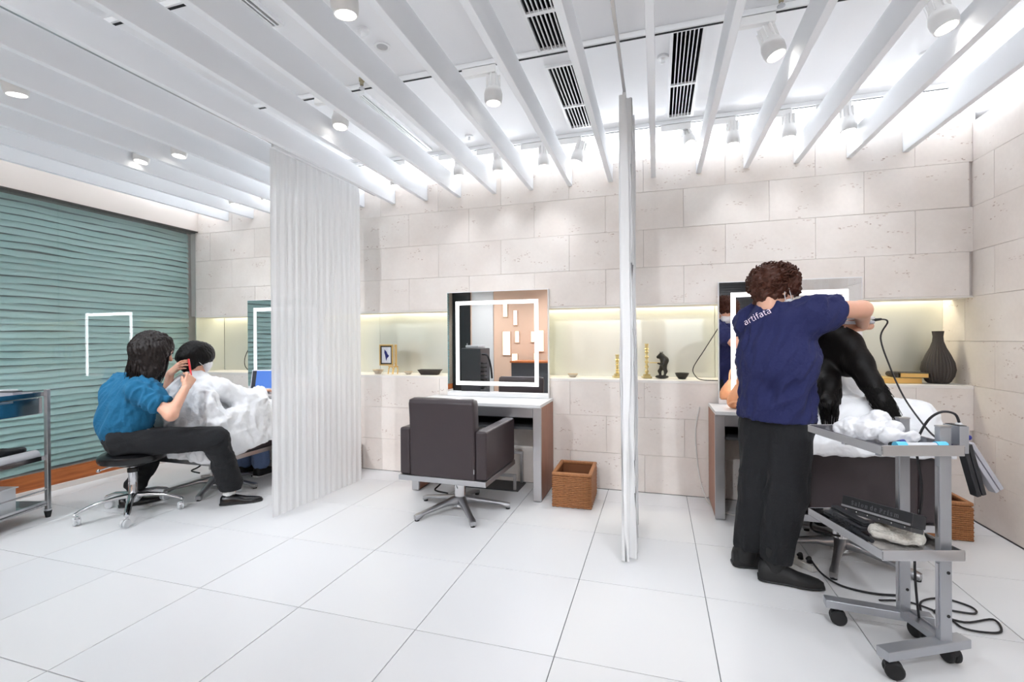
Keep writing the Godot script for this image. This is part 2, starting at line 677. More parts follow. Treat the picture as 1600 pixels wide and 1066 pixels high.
func materials() -> void:
	var st := stone_images()
	for i in 4:
		var c: Color = [Color(0.955, 0.93, 0.912), Color(0.958, 0.936, 0.92), Color(0.95, 0.924, 0.906), Color(0.955, 0.928, 0.91)][i]
		var m := mat(c, 0.75)
		tri_tex(m, st[0], Vector3.ONE * 0.55)
		m.uv1_offset = Vector3(0.23 * i, 0.31 * i, 0.17 * i)
		relief(m, st[1], 0.16)
		M["stone%d" % i] = m
	M.mortar = mat(Color(0.86, 0.83, 0.81), 0.9)
	M.joint = mat(Color(0.50, 0.50, 0.51), 0.9)
	for i in 3:
		var m := mat([Color(0.875, 0.875, 0.878), Color(0.87, 0.87, 0.873), Color(0.88, 0.878, 0.878)][i], 0.34)
		M["tile%d" % i] = m
	M.ceiling = mat(Color(0.955, 0.955, 0.96), 0.8)
	M.beam = mat(Color(0.955, 0.962, 0.972), 0.55)
	M.white = mat(Color(0.93, 0.93, 0.93), 0.45)
	M.lamp_white = mat(Color(0.92, 0.915, 0.905), 0.4)
	M.plaster = mat(Color(0.88, 0.845, 0.815), 0.8)
	M.peach = mat(Color(0.80, 0.67, 0.575), 0.8)
	M.pale_grey = mat(Color(0.74, 0.73, 0.715), 0.7)
	M.black = mat(Color(0.05, 0.05, 0.055), 0.5)
	M.dark_gap = mat(Color(0.03, 0.03, 0.035), 0.8)
	M.dark_grey = mat(Color(0.24, 0.24, 0.25), 0.5)
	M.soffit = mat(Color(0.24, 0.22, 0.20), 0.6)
	M.chrome = mat(Color(0.82, 0.82, 0.83), 0.12, 1.0)
	M.steel = mat(Color(0.74, 0.74, 0.75), 0.3, 1.0)
	M.alu = mat(Color(0.70, 0.71, 0.73), 0.42, 0.8)
	M.brass = mat(Color(0.86, 0.79, 0.57), 0.28, 0.9)
	M.gold = mat(Color(0.84, 0.70, 0.45), 0.35, 0.8)
	M.bronze = mat(Color(0.20, 0.19, 0.17), 0.45, 0.3)
	M.leather = mat(Color(0.215, 0.18, 0.19), 0.38)
	M.leather_seam = mat(Color(0.14, 0.115, 0.12), 0.6)
	M.rubber = mat(Color(0.10, 0.10, 0.105), 0.6)
	M.mirror = mat(Color(0.95, 0.95, 0.955), 0.0, 1.0)
	M.satin = mat(Color(0.86, 0.87, 0.84), 0.30, 0.5)
	M.shelf = mat(Color(0.92, 0.90, 0.88), 0.5)
	M.led_white = glow(Color(1.0, 0.985, 1.0), 1.2)
	M.led_warm = glow(Color(1.0, 0.96, 0.82), 4.0)
	M.led_cool = glow(Color(0.97, 0.98, 1.0), 4.0)
	M.lens = glow(Color(1.0, 0.98, 0.95), 5.0)
	M.lit_recess = glow(Color(1.0, 0.88, 0.72), 1.3)
	var wd := mat(Color(1, 1, 1), 0.45)
	tri_tex(wd, streak(256, 5, Color(0.52, 0.33, 0.25), Color(0.66, 0.47, 0.38), 2.5, 40.0), Vector3(2, 1, 2))
	M.walnut = wd
	var wo := mat(Color(1, 1, 1), 0.4)
	tri_tex(wo, streak(256, 6, Color(0.62, 0.33, 0.15), Color(0.78, 0.46, 0.24), 30.0, 2.5), Vector3(1, 1, 1))
	M.orange_wood = wo
	var wt := mat(Color(1, 1, 1), 0.35)
	tri_tex(wt, streak(256, 7, Color(0.80, 0.80, 0.80), Color(0.86, 0.86, 0.86), 40.0, 2.0), Vector3(1, 1, 1))
	M.desk_top = wt
	M.rattan = mat(Color(0.72, 0.48, 0.29), 0.6)
	tri_tex(M.rattan, streak(128, 8, Color(0.72, 0.72, 0.72), Color(1, 1, 1), 6.0, 30.0), Vector3(7, 7, 7))
	M.rattan_dark = mat(Color(0.50, 0.31, 0.18), 0.7)
	var gl := mat(Color(0.9, 0.96, 0.95, 0.05), 0.0)
	gl.transparency = BaseMaterial3D.TRANSPARENCY_ALPHA
	gl.metallic_specular = 0.42
	M.glass = gl
	for i in 3:
		M["teal%d" % i] = mat([Color(0.63, 0.79, 0.775), Color(0.61, 0.775, 0.76), Color(0.645, 0.80, 0.785)][i], 0.55)
	M.teal_dark = mat(Color(0.36, 0.47, 0.48), 0.8)
	var cu := mat(Color(0.95, 0.95, 0.95, 0.93), 0.9)
	cu.transparency = BaseMaterial3D.TRANSPARENCY_ALPHA
	cu.backlight_enabled = true
	cu.backlight = Color(0.6, 0.6, 0.6)
	M.string_cloth = cu
	M.skin = mat(Color(0.86, 0.66, 0.56), 0.5)
	M.skin.subsurf_scatter_enabled = true
	M.skin.subsurf_scatter_strength = 0.12
	M.nail = mat(Color(0.90, 0.70, 0.62), 0.3)
	M.hair_black = mat(Color(0.055, 0.044, 0.041), 0.48)
	M.hair_black.metallic_specular = 0.3
	M.hair_brown = mat(Color(0.10, 0.072, 0.065), 0.45)
	M.hair_brown.metallic_specular = 0.35
	M.hair_curl = mat(Color(0.27, 0.135, 0.085), 0.5)
	M.hair_curl.metallic_specular = 0.4
	M.mask = cloth(Color(0.90, 0.90, 0.91), 21)
	M.teal_shirt = cloth(Color(0.055, 0.37, 0.52), 22, 5.0, 0.25)
	M.navy_shirt = cloth(Color(0.105, 0.125, 0.31), 23, 5.0, 0.25)
	M.black_cloth = cloth(Color(0.075, 0.08, 0.095), 24, 6.0, 0.2)
	M.black_shoe = mat(Color(0.055, 0.055, 0.065), 0.25)
	M.boot = mat(Color(0.075, 0.075, 0.08), 0.6)
	M.sock = cloth(Color(0.88, 0.88, 0.87), 25)
	M.cape = cloth(Color(0.93, 0.935, 0.945), 26, 2.5, 0.35, 0.42)
	M.jeans = cloth(Color(0.42, 0.50, 0.66), 27)
	M.print_white = mat(Color(0.92, 0.86, 0.92), 0.6)
	M.red = mat(Color(0.85, 0.20, 0.22), 0.4)
	M.towel = cloth(Color(0.89, 0.87, 0.83), 28, 8.0, 0.6, 0.95)
	M.film = mat(Color(0.94, 0.94, 0.95, 0.82), 0.35)
	M.film.transparency = BaseMaterial3D.TRANSPARENCY_ALPHA
	M.cyan = mat(Color(0.40, 0.78, 0.92), 0.4)
	M.blue = mat(Color(0.16, 0.19, 0.52), 0.4)
	M.iron_grey = mat(Color(0.72, 0.72, 0.75), 0.3, 0.4)
	M.iron_pale = mat(Color(0.80, 0.80, 0.81), 0.4)
	M.plastic_dark = mat(Color(0.13, 0.135, 0.15), 0.4)
	M.peach_leather = mat(Color(0.88, 0.62, 0.45), 0.5)
	M.book_cover = mat(Color(0.20, 0.17, 0.12), 0.5)
	M.paper = mat(Color(0.90, 0.72, 0.42), 0.8)
	M.book_tan = mat(Color(0.80, 0.68, 0.42), 0.6)
	M.vase = mat(Color(0.24, 0.215, 0.20), 0.5)
	M.porcelain = mat(Color(0.78, 0.74, 0.68), 0.3)
	M.screen_blue = glow(Color(0.26, 0.48, 0.86), 0.9)
	M.screen_blue.albedo_color = Color(0.03, 0.03, 0.04)
	M.screen_dark = glow(Color(0.05, 0.08, 0.18), 0.5)
	M.screen_dark.albedo_color = Color(0.03, 0.03, 0.04)
	M.cord_dark = mat(Color(0.09, 0.085, 0.10), 0.5)
	M.cord_white = mat(Color(0.86, 0.85, 0.83), 0.5)
	M.clear_plastic = mat(Color(0.92, 0.93, 0.94, 0.6), 0.3)
	M.clear_plastic.transparency = BaseMaterial3D.TRANSPARENCY_ALPHA
	M.louvre = mat(Color(0.10, 0.10, 0.11), 0.5)
	M.print_blue = mat(Color(0.10, 0.13, 0.42), 0.7)
	M.print_paper = mat(Color(0.86, 0.87, 0.90), 0.8)
	M.sleeve_print = mat(Color(0.42, 0.42, 0.44), 0.5)
	M.pipe_metal = mat(Color(0.66, 0.62, 0.52), 0.35, 0.9)
	M.duct = mat(Color(0.17, 0.17, 0.18), 0.8)
	M.machine = mat(Color(0.30, 0.30, 0.31), 0.4)

# ---------------------------------------------------------------- setting
func block_mesh(sx: float, sy: float, t: float) -> ArrayMesh:
	# a stone with chamfered front edges; front face looks to +z, back at z = 0
	var b := B()
	var c := 0.0012
	var x := sx * 0.5
	var y := sy * 0.5
	var f := [V(-x + c, -y + c, t), V(x - c, -y + c, t), V(x - c, y - c, t), V(-x + c, y - c, t)]
	var e := [V(-x, -y, t - c), V(x, -y, t - c), V(x, y, t - c), V(-x, y, t - c)]
	var k := [V(-x, -y, 0), V(x, -y, 0), V(x, y, 0), V(-x, y, 0)]
	b.quad(f[0], f[1], f[2], f[3], V(0, 0, 1))
	for i in 4:
		var j := (i + 1) % 4
		var o: Vector3 = [V(0, -1, 0), V(1, 0, 0), V(0, 1, 0), V(-1, 0, 0)][i]
		b.quad(e[i], e[j], f[j], f[i], (o + V(0, 0, 1)).normalized())
		b.quad(k[i], k[j], e[j], e[i], o)
	return b.mesh()

func blocks(parent: Node3D, a0: float, a1: float, rows: Array, place: Callable, turn: float) -> void:
	# running bond of 0.6 x 0.3 stones between a0 and a1 along the wall; rows: [y0, y1, phase]
	var gap := 0.0016
	for r in rows:
		var x: float = floor((a0 - r[2]) / 0.6) * 0.6 + r[2]
		while x < a1 - 0.01:
			var l := maxf(x, a0)
			var h := minf(x + 0.6, a1)
			if h - l > 0.02:
				var key := "blk%.3f_%.3f" % [h - l, r[1] - r[0]]
				if not M.has(key):
					M[key] = block_mesh(h - l - gap, r[1] - r[0] - gap, 0.02)
				var o := put("block", M[key], M["stone%d" % rng.randi_range(0, 3)], parent)
				o.position = place.call((l + h) * 0.5, (r[0] + r[1]) * 0.5)
				o.position += Basis(Vector3.UP, turn) * V(0, 0, rng.randf_range(-0.0008, 0.0008))
				o.rotation.y = turn
			x += 0.6

func setting() -> void:
	rng.seed = 5
	# floor: a bed with single tiles on it
	var fl := struct("floor", B().box(V(-1.4, -0.055, -0.5), V(7.2, 0.10, 7.6)), M.joint)
	var gap := 0.0035
	var zs := -3.647 - 0.6173
	var nr := 0
	while zs < ZB:
		var z0 := maxf(zs, ZW)
		var z1 := minf(zs + 0.6173, ZB)
		for k in range(-4, 8):
			var x0 := maxf(-2.788 + 0.6 * k, XL + 0.015)
			var x1 := minf(-2.788 + 0.6 * (k + 1), XR)
			if x1 - x0 < 0.01:
				continue
			var key := "tile%.3f_%.3f" % [x1 - x0, z1 - z0]
			if not M.has(key):
				M[key] = B().box(V(0, -0.006, 0), V(x1 - x0 - gap, 0.012, z1 - z0 - gap), 0.0012).mesh()
			var o := put("tile", M[key], M["tile%d" % rng.randi_range(0, 2)], fl)
			o.position = V((x0 + x1) * 0.5, 0, (z0 + z1) * 0.5)
		zs += 0.6173
	# stone wall with the long niche
	var wb := B()
	wb.box(V(-1.4, 0.44, ZW - 0.02 - 0.2), V(7.0, 0.875, 0.40))
	wb.box(V(-1.4, 2.08, ZW - 0.02 - 0.115), V(7.0, 1.15, 0.23))
	wb.box(V(-1.4, 1.45, -4.40), V(7.0, 2.9, 0.06))
	var wall := struct("wall_back", wb, M.mortar)
	blocks(wall, XL, XR, [[0.002, 0.30, -0.1], [0.30, 0.60, 0.2], [0.60, 0.88, -0.1]], func(x, y): return V(x, y, ZW - 0.02), 0.0)
	blocks(wall, XL, XR, [[1.505, 1.80, 0.2], [1.80, 2.10, -0.1], [2.10, 2.40, 0.2], [2.40, 2.665, -0.1]], func(x, y): return V(x, y, ZW - 0.02), 0.0)
	put("lintel", B().box(V(-1.4, 1.4985, -4.045), V(6.84, 0.012, 0.236), 0.001), M.shelf, wall)
	put("shelf", B().box(V(-1.4, 0.890, -4.10), V(6.84, 0.024, 0.35), 0.003), M.shelf, wall)
	var x := XL
	for w in [0.47, 1.6, 1.6, 1.6, 1.56]:
		put("panel", B().box(V(x + w * 0.5, 1.235, -4.288), V(w - 0.003, 0.67, 0.012), 0.001), M.satin, wall)
		x += w
	put("panel", B().box(V(XL - 0.006, 1.235, -4.105), V(0.012, 0.67, 0.35), 0.001), M.satin, wall)
	put("cove_back", B().box(V(-1.4, 2.75, -4.26), V(7.2, 0.24, 0.02)), M.white, wall)
	# light strips of the niche and of the cove over the wall
	var ns := put("niche_led_strip", B().box(V(-1.4, 1.575, -4.225), V(6.8, 0.01, 0.03)), M.led_warm)
	tag(ns, "warm white light strip hidden above the niche in the stone wall", "light strip")
	for i in 3:
		area(ns, V(-3.68 + 2.28 * i, 1.565, -4.225), V(0, -1, 0), V(0, 0, 1), Vector2(2.2, 0.04), E_NICHE, Color(1.0, 0.965, 0.86))
	var cs := put("cove_led_strip", B().box(V(-1.4, 2.672, -4.10), V(6.8, 0.01, 0.05)), M.led_cool)
	tag(cs, "cool white light strip lying behind the top edge of the stone wall", "light strip")
	for i in 3:
		area(cs, V(-3.68 + 2.28 * i, 2.695, -4.10), V(0, 0.5, 1).normalized(), V(0, 1, 0), Vector2(2.2, 0.06), E_COVE, Color(0.93, 0.965, 1.0))
	# right wall with a cove of its own
	var wr := B()
	wr.box(V(XR + 0.02 + 0.08, 1.33, -0.7), V(0.16, 2.66, 7.6))
	wr.box(V(XR + 0.42, 1.45, -0.7), V(0.04, 2.9, 7.6))
	var wall_r := struct("wall_right", wr, M.mortar)
	blocks(wall_r, -3.0, 4.29, [[0.002, 0.30, 0.42], [0.30, 0.60, 0.12], [0.60, 0.90, 0.42], [0.90, 1.20, 0.12], [1.20, 1.50, 0.42], [1.50, 1.80, 0.12], [1.80, 2.10, 0.42], [2.10, 2.40, 0.12], [2.40, 2.665, 0.42]], func(a, y): return V(XR + 0.02, y, -a), -PI / 2)
	var cr := put("cove_led_strip", B().box(V(XR + 0.24, 2.672, -0.6), V(0.05, 0.01, 7.0)), M.led_cool)
	tag(cr, "cool white light strip lying behind the top edge of the right wall", "light strip")
	for i in 3:
		area(cr, V(XR + 0.24, 2.695, -3.0 + 2.35 * i), V(-1, 0.5, 0).normalized(), V(0, 1, 0), Vector2(2.3, 0.06), E_COVE * 0.36, Color(0.93, 0.965, 1.0))
	# left wall: header over glass panes, a wavy teal screen behind them
	var wl := B()
	wl.box(V(XL - 0.08, 2.548, -0.6), V(0.24, 0.245, 7.4))
	wl.box(V(XL - 0.20, 1.3, -0.6), V(0.10, 2.6, 7.4))
	wl.box(V(XL - 0.46, 1.45, -0.6), V(0.06, 2.9, 7.6))
	wl.box(V(XL - 0.3, 2.64, -0.6), V(0.32, 0.05, 7.4))
	wl.box(V(XL - 0.09, 0.022, -0.6), V(0.22, 0.044, 7.4))
	var wall_l := struct("wall_left", wl, M.plaster)
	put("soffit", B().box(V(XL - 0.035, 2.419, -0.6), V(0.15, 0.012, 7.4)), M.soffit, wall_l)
	put("skirting", B().box(V(XL - 0.01, 0.108, -0.46), V(0.02, 0.128, 6.94), 0.002), M.orange_wood, wall_l)
	put("backing", B().box(V(XL - 0.135, 1.30, -0.46), V(0.01, 2.28, 6.94)), M.teal_dark, wall_l)
	var wn := FastNoiseLite.new()
	wn.seed = 9
	wn.frequency = 0.9
	var nslat := 41
	for i in nslat:
		var y0 := 0.175 + 2.24 * i / nslat
		var pitch := 2.24 / nslat
		var f := func(a: float, b: float) -> Vector3:
			var z: float = lerp(ZW + 0.005, ZB, a)
			var wob := 0.016 * wn.get_noise_2d(z * 1.3, i * 0.30) + 0.0035 * wn.get_noise_2d(z * 5.0, i * 1.1 + 40.0)
			return V(XL - 0.110 + 0.020 * (1.0 - b), y0 + pitch * (0.06 + 0.93 * b) + wob, z)
		put("slat", B().sheet(f, 90, 3), M["teal%d" % (i * 7 % 3)], wall_l)
	var zz := ZW + 0.004
	for w in [1.235, 1.5, 1.5, 1.5, 1.17]:
		put("glass_pane", B().box(V(XL, 1.30, zz + w * 0.5), V(0.010, 2.25, w - 0.004)), M.glass, wall_l)
		zz += w
	var cl := put("cove_led_strip", B().box(V(XL - 0.27, 2.672, -0.5), V(0.05, 0.01, 6.8)), M.led_cool)
	tag(cl, "cool white light strip lying above the header of the glass wall", "light strip")
	for i in 3:
		area(cl, V(XL - 0.27, 2.695, -2.9 + 2.3 * i), V(1, 0.5, 0).normalized(), V(0, 1, 0), Vector2(2.25, 0.06), E_COVE * 0.7, Color(0.93, 0.965, 1.0))
	# wall behind the camera, as the mirrors show it
	var wk := struct("wall_behind", B().box(V(-1.4, 1.45, ZB + 0.06), V(7.6, 2.9, 0.12)), M.peach)
	put("cove_ledge", B().box(V(-1.4, 2.62, ZB - 0.15), V(6.9, 0.06, 0.28), 0.004), M.plaster, wk)
	var cb := put("cove_led_strip", B().box(V(-1.4, 2.656, ZB - 0.12), V(6.8, 0.01, 0.05)), M.led_cool)
	tag(cb, "cool white light strip on the ledge of the wall behind the camera", "light strip")
	for i in 3:
		area(cb, V(-3.68 + 2.28 * i, 2.685, ZB - 0.12), V(0, 0.5, -1).normalized(), V(0, 1, 0), Vector2(2.2, 0.06), E_COVE, Color(0.93, 0.965, 1.0))
	put("pale_panel", B().box(V(-4.02, 1.29, ZB - 0.02), V(0.55, 2.58, 0.04)), M.pale_grey, wk)
	var d := struct("door_1", B().box(V(-4.57, 1.2, ZB - 0.025), V(0.46, 2.4, 0.05), 0.004), M.black)
	put("door_handle", B().tube([V(-4.40, 0.95, ZB - 0.08), V(-4.40, 1.15, ZB - 0.08)], 0.012, 8), M.steel, d)
	var sh := struct("window_1", B().box(V(1.27, 1.25, ZB - 0.02), V(1.46, 2.5, 0.04)), M.dark_gap)
	for i in 48:
		var o := put("slat", B().box(V(1.27, 0.05 + 0.05 * i, ZB - 0.048), V(1.44, 0.042, 0.014), 0.002), M.louvre, sh)
		o.name = "slat"
	# ceiling with its beams
	var cb2 := B()
	var cuts := [-5.5, 2.7]
	for q in VENTS:
		for e in [q[0], q[1]]:
			if not cuts.has(e):
				cuts.append(e)
	cuts.sort()
	for i in cuts.size() - 1:
		var holes := VENTS.filter(func(q): return q[0] < cuts[i] + 0.001 and q[1] > cuts[i + 1] - 0.001)
		holes.sort_custom(func(a, b): return a[2] < b[2])
		var z := -4.4
		for q in holes + [[0, 0, 3.2, 3.2]]:
			cb2.box(V((cuts[i] + cuts[i + 1]) * 0.5, YC + 0.05, (z + q[2]) * 0.5), V(cuts[i + 1] - cuts[i], 0.10, q[2] - z))
			z = q[3]
	var ce := struct("ceiling", cb2, M.ceiling)
	var bm := B().box(V(0, 0, 0), V(0.036, 0.156, 6.925), 0.003).mesh()
	for k in range(-13, 6):
		var o := put("beam", bm, M.beam, ce)
		o.position = V(-0.022 + k / 3.0, 2.584, (ZW + ZB) * 0.5)

# ---------------------------------------------------------------- lamps and fittings of the ceiling
func track(z: float, x0: float, x1: float, label: String) -> void:
	var t := thing("light_track", label, "track", V(0, YC, z))
	put("rail", B().box(V((x0 + x1) * 0.5, -0.015, 0), V(x1 - x0, 0.03, 0.036), 0.002), M.white, t)
	put("slot", B().box(V((x0 + x1) * 0.5, -0.0305, 0.0), V(x1 - x0 - 0.02, 0.002, 0.014)), M.dark_gap, t)

func spotlight(x: float, z: float, y: float, aim: Vector3, label: String, energy: float, angle: float, side := -1.0, hz := 0.0) -> void:
	# aim: point the beam goes to, in world space; y: height of the lens
	var t := thing("track_spotlight", label, "spotlight", V(x, YC - 0.03, z), 0.0, "track spotlights on the ceiling")
	put("driver", B().box(V(side * 0.085, -0.026, 0), V(0.21, 0.046, 0.036), 0.004), M.lamp_white, t)
	var drop := y + 0.075 - (YC - 0.03)
	put("stem", B().tube([V(0, -0.03, 0), V(0, drop + 0.075, hz)], 0.007, 8), M.lamp_white, t)
	var dir := (aim - V(x, y + 0.075, z + hz)).normalized()
	var up := Vector3.UP if absf(dir.y) < 0.96 else V(0, 0, 1)
	var xf := Transform3D(Basis.looking_at(dir, up) * Basis(Vector3.RIGHT, PI / 2), V(0, drop, hz))
	# in the head's own axes +y points back along the beam
	put("head", BX(xf).lathe([Vector2(0.0, 0.085), Vector2(0.026, 0.085), Vector2(0.031, 0.075), Vector2(0.034, 0.02), Vector2(0.047, 0.0), Vector2(0.053, -0.025), Vector2(0.052, -0.055), Vector2(0.046, -0.078), Vector2(0.041, -0.078), Vector2(0.040, -0.066), Vector2(0.0, -0.066)], 24), M.lamp_white, t)
	for k in 8:
		var a := TAU * k / 8.0
		put("fin", BX(xf * Transform3D(Basis(Vector3.UP, a), Vector3.ZERO)).box(V(0.036, 0.045, 0), V(0.016, 0.07, 0.005)), M.lamp_white, t)
	put("lens", BX(xf).lathe([Vector2(0.039, -0.0665), Vector2(0.03, -0.070), Vector2(0.0, -0.072)], 20), M.lens, t)
	spot(t, V(0, drop, hz) + dir * 0.083, V(0, drop, hz) + dir * 1.0, energy, angle, Color(0.955, 0.975, 1.0), 0.035)

# openings in the ceiling: x0, x1, z0, z1, bars, cross bars, label, share of a bar in its pitch
const VENTS := [
	[0.09, 0.237, -3.62, -2.62, 7, [-3.18], "dark slotted air vent right of the hanging rod", 0.26],
	[-0.612, -0.457, -3.58, -2.755, 7, [-3.25], "dark slotted air vent left of the hanging rod, nearer the wall", 0.26],
	[-0.612, -0.457, -2.57, -1.6, 7, [-2.27], "dark slotted air vent at the top edge, left of the hanging rod", 0.26],
	[-1.89, -1.825, -3.62, -2.68, 4, [], "narrow grey linear air slot between left beams", 0.72],
	[-1.887, -1.823, -1.955, -1.3, 3, [], "narrow dark linear air slot at top left of centre", 0.5]]

func vent(x0: float, x1: float, z0: float, z1: float, bars: int, cross: Array, label: String, wide := 0.26) -> void:
	var t := thing("ceiling_vent", label, "vent", V((x0 + x1) * 0.5, YC, (z0 + z1) * 0.5))
	var w := x1 - x0
	var l := z1 - z0
	var du := B().box(V(0, 0.56, 0), V(w + 0.02, 0.02, l + 0.02))
	for s in [-1.0, 1.0]:
		du.box(V(s * (w * 0.5 - 0.0015), 0.28, 0), V(0.003, 0.56, l))
		du.box(V(0, 0.28, s * (l * 0.5 - 0.0015)), V(w, 0.56, 0.003))
	put("duct", du, M.duct, t)
	var f := B()
	for s in [-1.0, 1.0]:
		f.box(V(s * (w * 0.5 + 0.008), -0.009, 0), V(0.016, 0.018, l + 0.032))
		f.box(V(0, -0.009, s * (l * 0.5 + 0.008)), V(w, 0.018, 0.016))
	put("frame", f, M.white, t)
	var p := w / bars
	for i in range(1, bars):
		put("bar", B().box(V(-w * 0.5 + p * i, -0.011, 0), V(p * wide, 0.012, l)), M.white, t)
	for c in cross:
		put("crossbar", B().box(V(0, -0.013, c - (z0 + z1) * 0.5), V(w, 0.012, 0.022)), M.white, t)

func sprinkler(p: Vector3, label: String) -> void:
	var t := thing("sprinkler", label, "sprinkler", p)
	put("pipe", B().lathe([Vector2(0.0, 0.0), Vector2(0.017, 0.0), Vector2(0.017, -0.02), Vector2(0.011, -0.022), Vector2(0.011, -0.045), Vector2(0.0, -0.045)], 12), M.pipe_metal, t)
	put("deflector", B().lathe([Vector2(0.0, -0.045), Vector2(0.006, -0.046), Vector2(0.006, -0.06), Vector2(0.018, -0.062), Vector2(0.018, -0.065), Vector2(0.0, -0.065)], 12), M.chrome, t)

func fittings() -> void:
	track(-3.72, -4.6, 1.80, "long white light track nearest the stone wall")
	track(-2.595, -4.6, 1.95, "long white light track across the middle of the beams")
	track(-1.69, -4.4, 1.9, "white light track passing over the upper left corner of the photo")
	track(0.4, -4.4, 1.9, "white light track behind the camera")
	track(2.0, -4.4, 1.9, "white light track near the wall behind the camera")
	var words := ["first", "second", "third", "fourth", "fifth", "sixth", "seventh", "eighth", "ninth", "tenth", "eleventh", "twelfth"]
	var far := [[-3.894, 0.0], [-3.508, 0.0], [-2.13, 0.0], [-1.6, 0.0], [-1.25, 0.0], [-0.864, 0.0], [-0.58, -0.5], [0.224, 0.35], [0.526, 0.0], [0.881, 0.0], [1.233, 0.15]]
	for i in far.size():
		var a: Array = far[i]
		var out := 1.2 if i == 7 else (0.1 if i == 6 else -0.03)
		spotlight(a[0], -3.72, 2.555 if i < 3 else 2.625, V(a[0] + a[1], 0.9, -3.72 + out + (0.13 if i < 3 else 0.0)), "white track spotlight beside the stone wall, %s from the glass wall" % words[i], E_FAR, 40.0, -1.0, 0.13 if i < 3 else 0.0)
	var mid := [[-3.625, 0.0, 0.3], [-3.256, 0.0, 0.2], [-1.94, 0.1, 0.3], [-0.90, 0.0, 0.0], [0.54, 0.5, 0.25], [1.22, 0.35, 0.35]]
	for i in mid.size():
		var a: Array = mid[i]
		spotlight(a[0], -2.595, 2.555 if i < 2 else 2.60, V(a[0] + a[1], 0.9, -2.595 + a[2]), "white track spotlight on the middle track, %s from the glass wall" % words[i], E_MID, 50.0, -1.0, 0.05 if i < 2 else 0.0)
	var near := [-4.1, -3.13, -1.155, 0.45, 1.4]
	for i in near.size():
		spotlight(near[i], -1.69, 2.50, V(near[i], 0.0, -1.9), "white track spotlight on the track over the front floor, %s from the left" % words[i], E_NEAR * (1.5 if i < 2 else 1.0), 58.0, -1.0, 0.12)
	for j in 2:
		for i in 4:
			spotlight(-3.9 + 1.7 * i, [0.4, 2.0][j], 2.60, V(-3.9 + 1.55 * i, 0.45, -3.9) if j == 0 else V(-3.9 + 1.7 * i, 0.0, 2.3), "white track spotlight behind the camera, %s of the %s row" % [words[i], ["nearer", "farther"][j]], E_WASH * [1.1, 1.1, 1.0, 0.85][i] if j == 0 else E_BACK, 34.0 if j == 0 else 74.0)
	for q in VENTS:
		vent(q[0], q[1], q[2], q[3], q[4], q[5], q[6], q[7])
	sprinkler(V(-1.737, YC, -2.53), "brass sprinkler head on the ceiling above the left curtain")
	sprinkler(V(0.564, YC, -2.50), "brass sprinkler head on the ceiling at upper right")
	sprinkler(V(-4.16, YC, -2.53), "brass sprinkler head on the ceiling near the glass wall")
	for a in [[-1.457, -2.14, "small white ceiling sensor nearest the top edge"], [-1.418, -3.50, "small white ceiling sensor near the wall left of the mirror"], [0.04, -2.86, "small white ceiling sensor beside the right vent"], [1.47, -3.28, "small white ceiling sensor at the right end of the wall track"]]:
		var t := thing("ceiling_sensor", a[2], "sensor", V(a[0], YC, a[1]))
		put("base", B().lathe([Vector2(0.0, 0.0), Vector2(0.032, 0.0), Vector2(0.030, -0.012), Vector2(0.0, -0.014)], 20), M.white, t)
		put("probe", B().lathe([Vector2(0.012, -0.012), Vector2(0.012, -0.04), Vector2(0.0, -0.042)], 12), M.white, t)
	var dl := thing("downlight", "small round recessed downlight ring in the ceiling between beams", "downlight", V(-1.44, YC, -2.29))
	put("ring", B().lathe([Vector2(0.045, 0.0), Vector2(0.045, -0.006), Vector2(0.032, -0.006), Vector2(0.028, 0.0)], 24), M.white, dl)
	put("reflector", B().lathe([Vector2(0.03, -0.003), Vector2(0.0, -0.001)], 20), M.steel, dl)

# ---------------------------------------------------------------- curtains
func curtain(x: float, z0: float, z1: float, folds: int, amp: float, label: String, rail0: float, rail1: float, skew: float) -> void:
	var t := thing("string_curtain", label, "curtain", V(x, 0, 0))
	var n := FastNoiseLite.new()
	n.seed = folds
	n.frequency = 2.2
	var top := 2.56
	var f := func(a: float, b: float) -> Vector3:
		var z := lerpf(z0, z1, a)
		var y := lerpf(0.012, top, b)
		var ph := a * folds * TAU + 1.4 * n.get_noise_2d(a * 9.0, b * 0.4)
		var am := amp * (0.85 + 0.5 * n.get_noise_2d(a * 4.0 + 7.0, b * 0.5))
		return V(sin(ph) * am + skew * (a - 0.5), y, z + 0.35 * am * cos(ph * 1.7))
	put("cloth", B().sheet(f, folds * 16, 14), M.string_cloth, t)
	put("heading", B().box(V(0, top + 0.006, (z0 + z1) * 0.5), V(0.02, 0.02, z1 - z0), 0.003), M.white, t)
	put("rail", B().box(V(0, top + 0.024, (rail0 + rail1) * 0.5), V(0.016, 0.016, rail1 - rail0), 0.003), M.steel, t)
	for z in [rail0 + 0.04, rail1 - 0.04]:
		put("hanger", B().tube([V(0, top + 0.03, z), V(0, YC, z)], 0.005, 6), M.white, t)

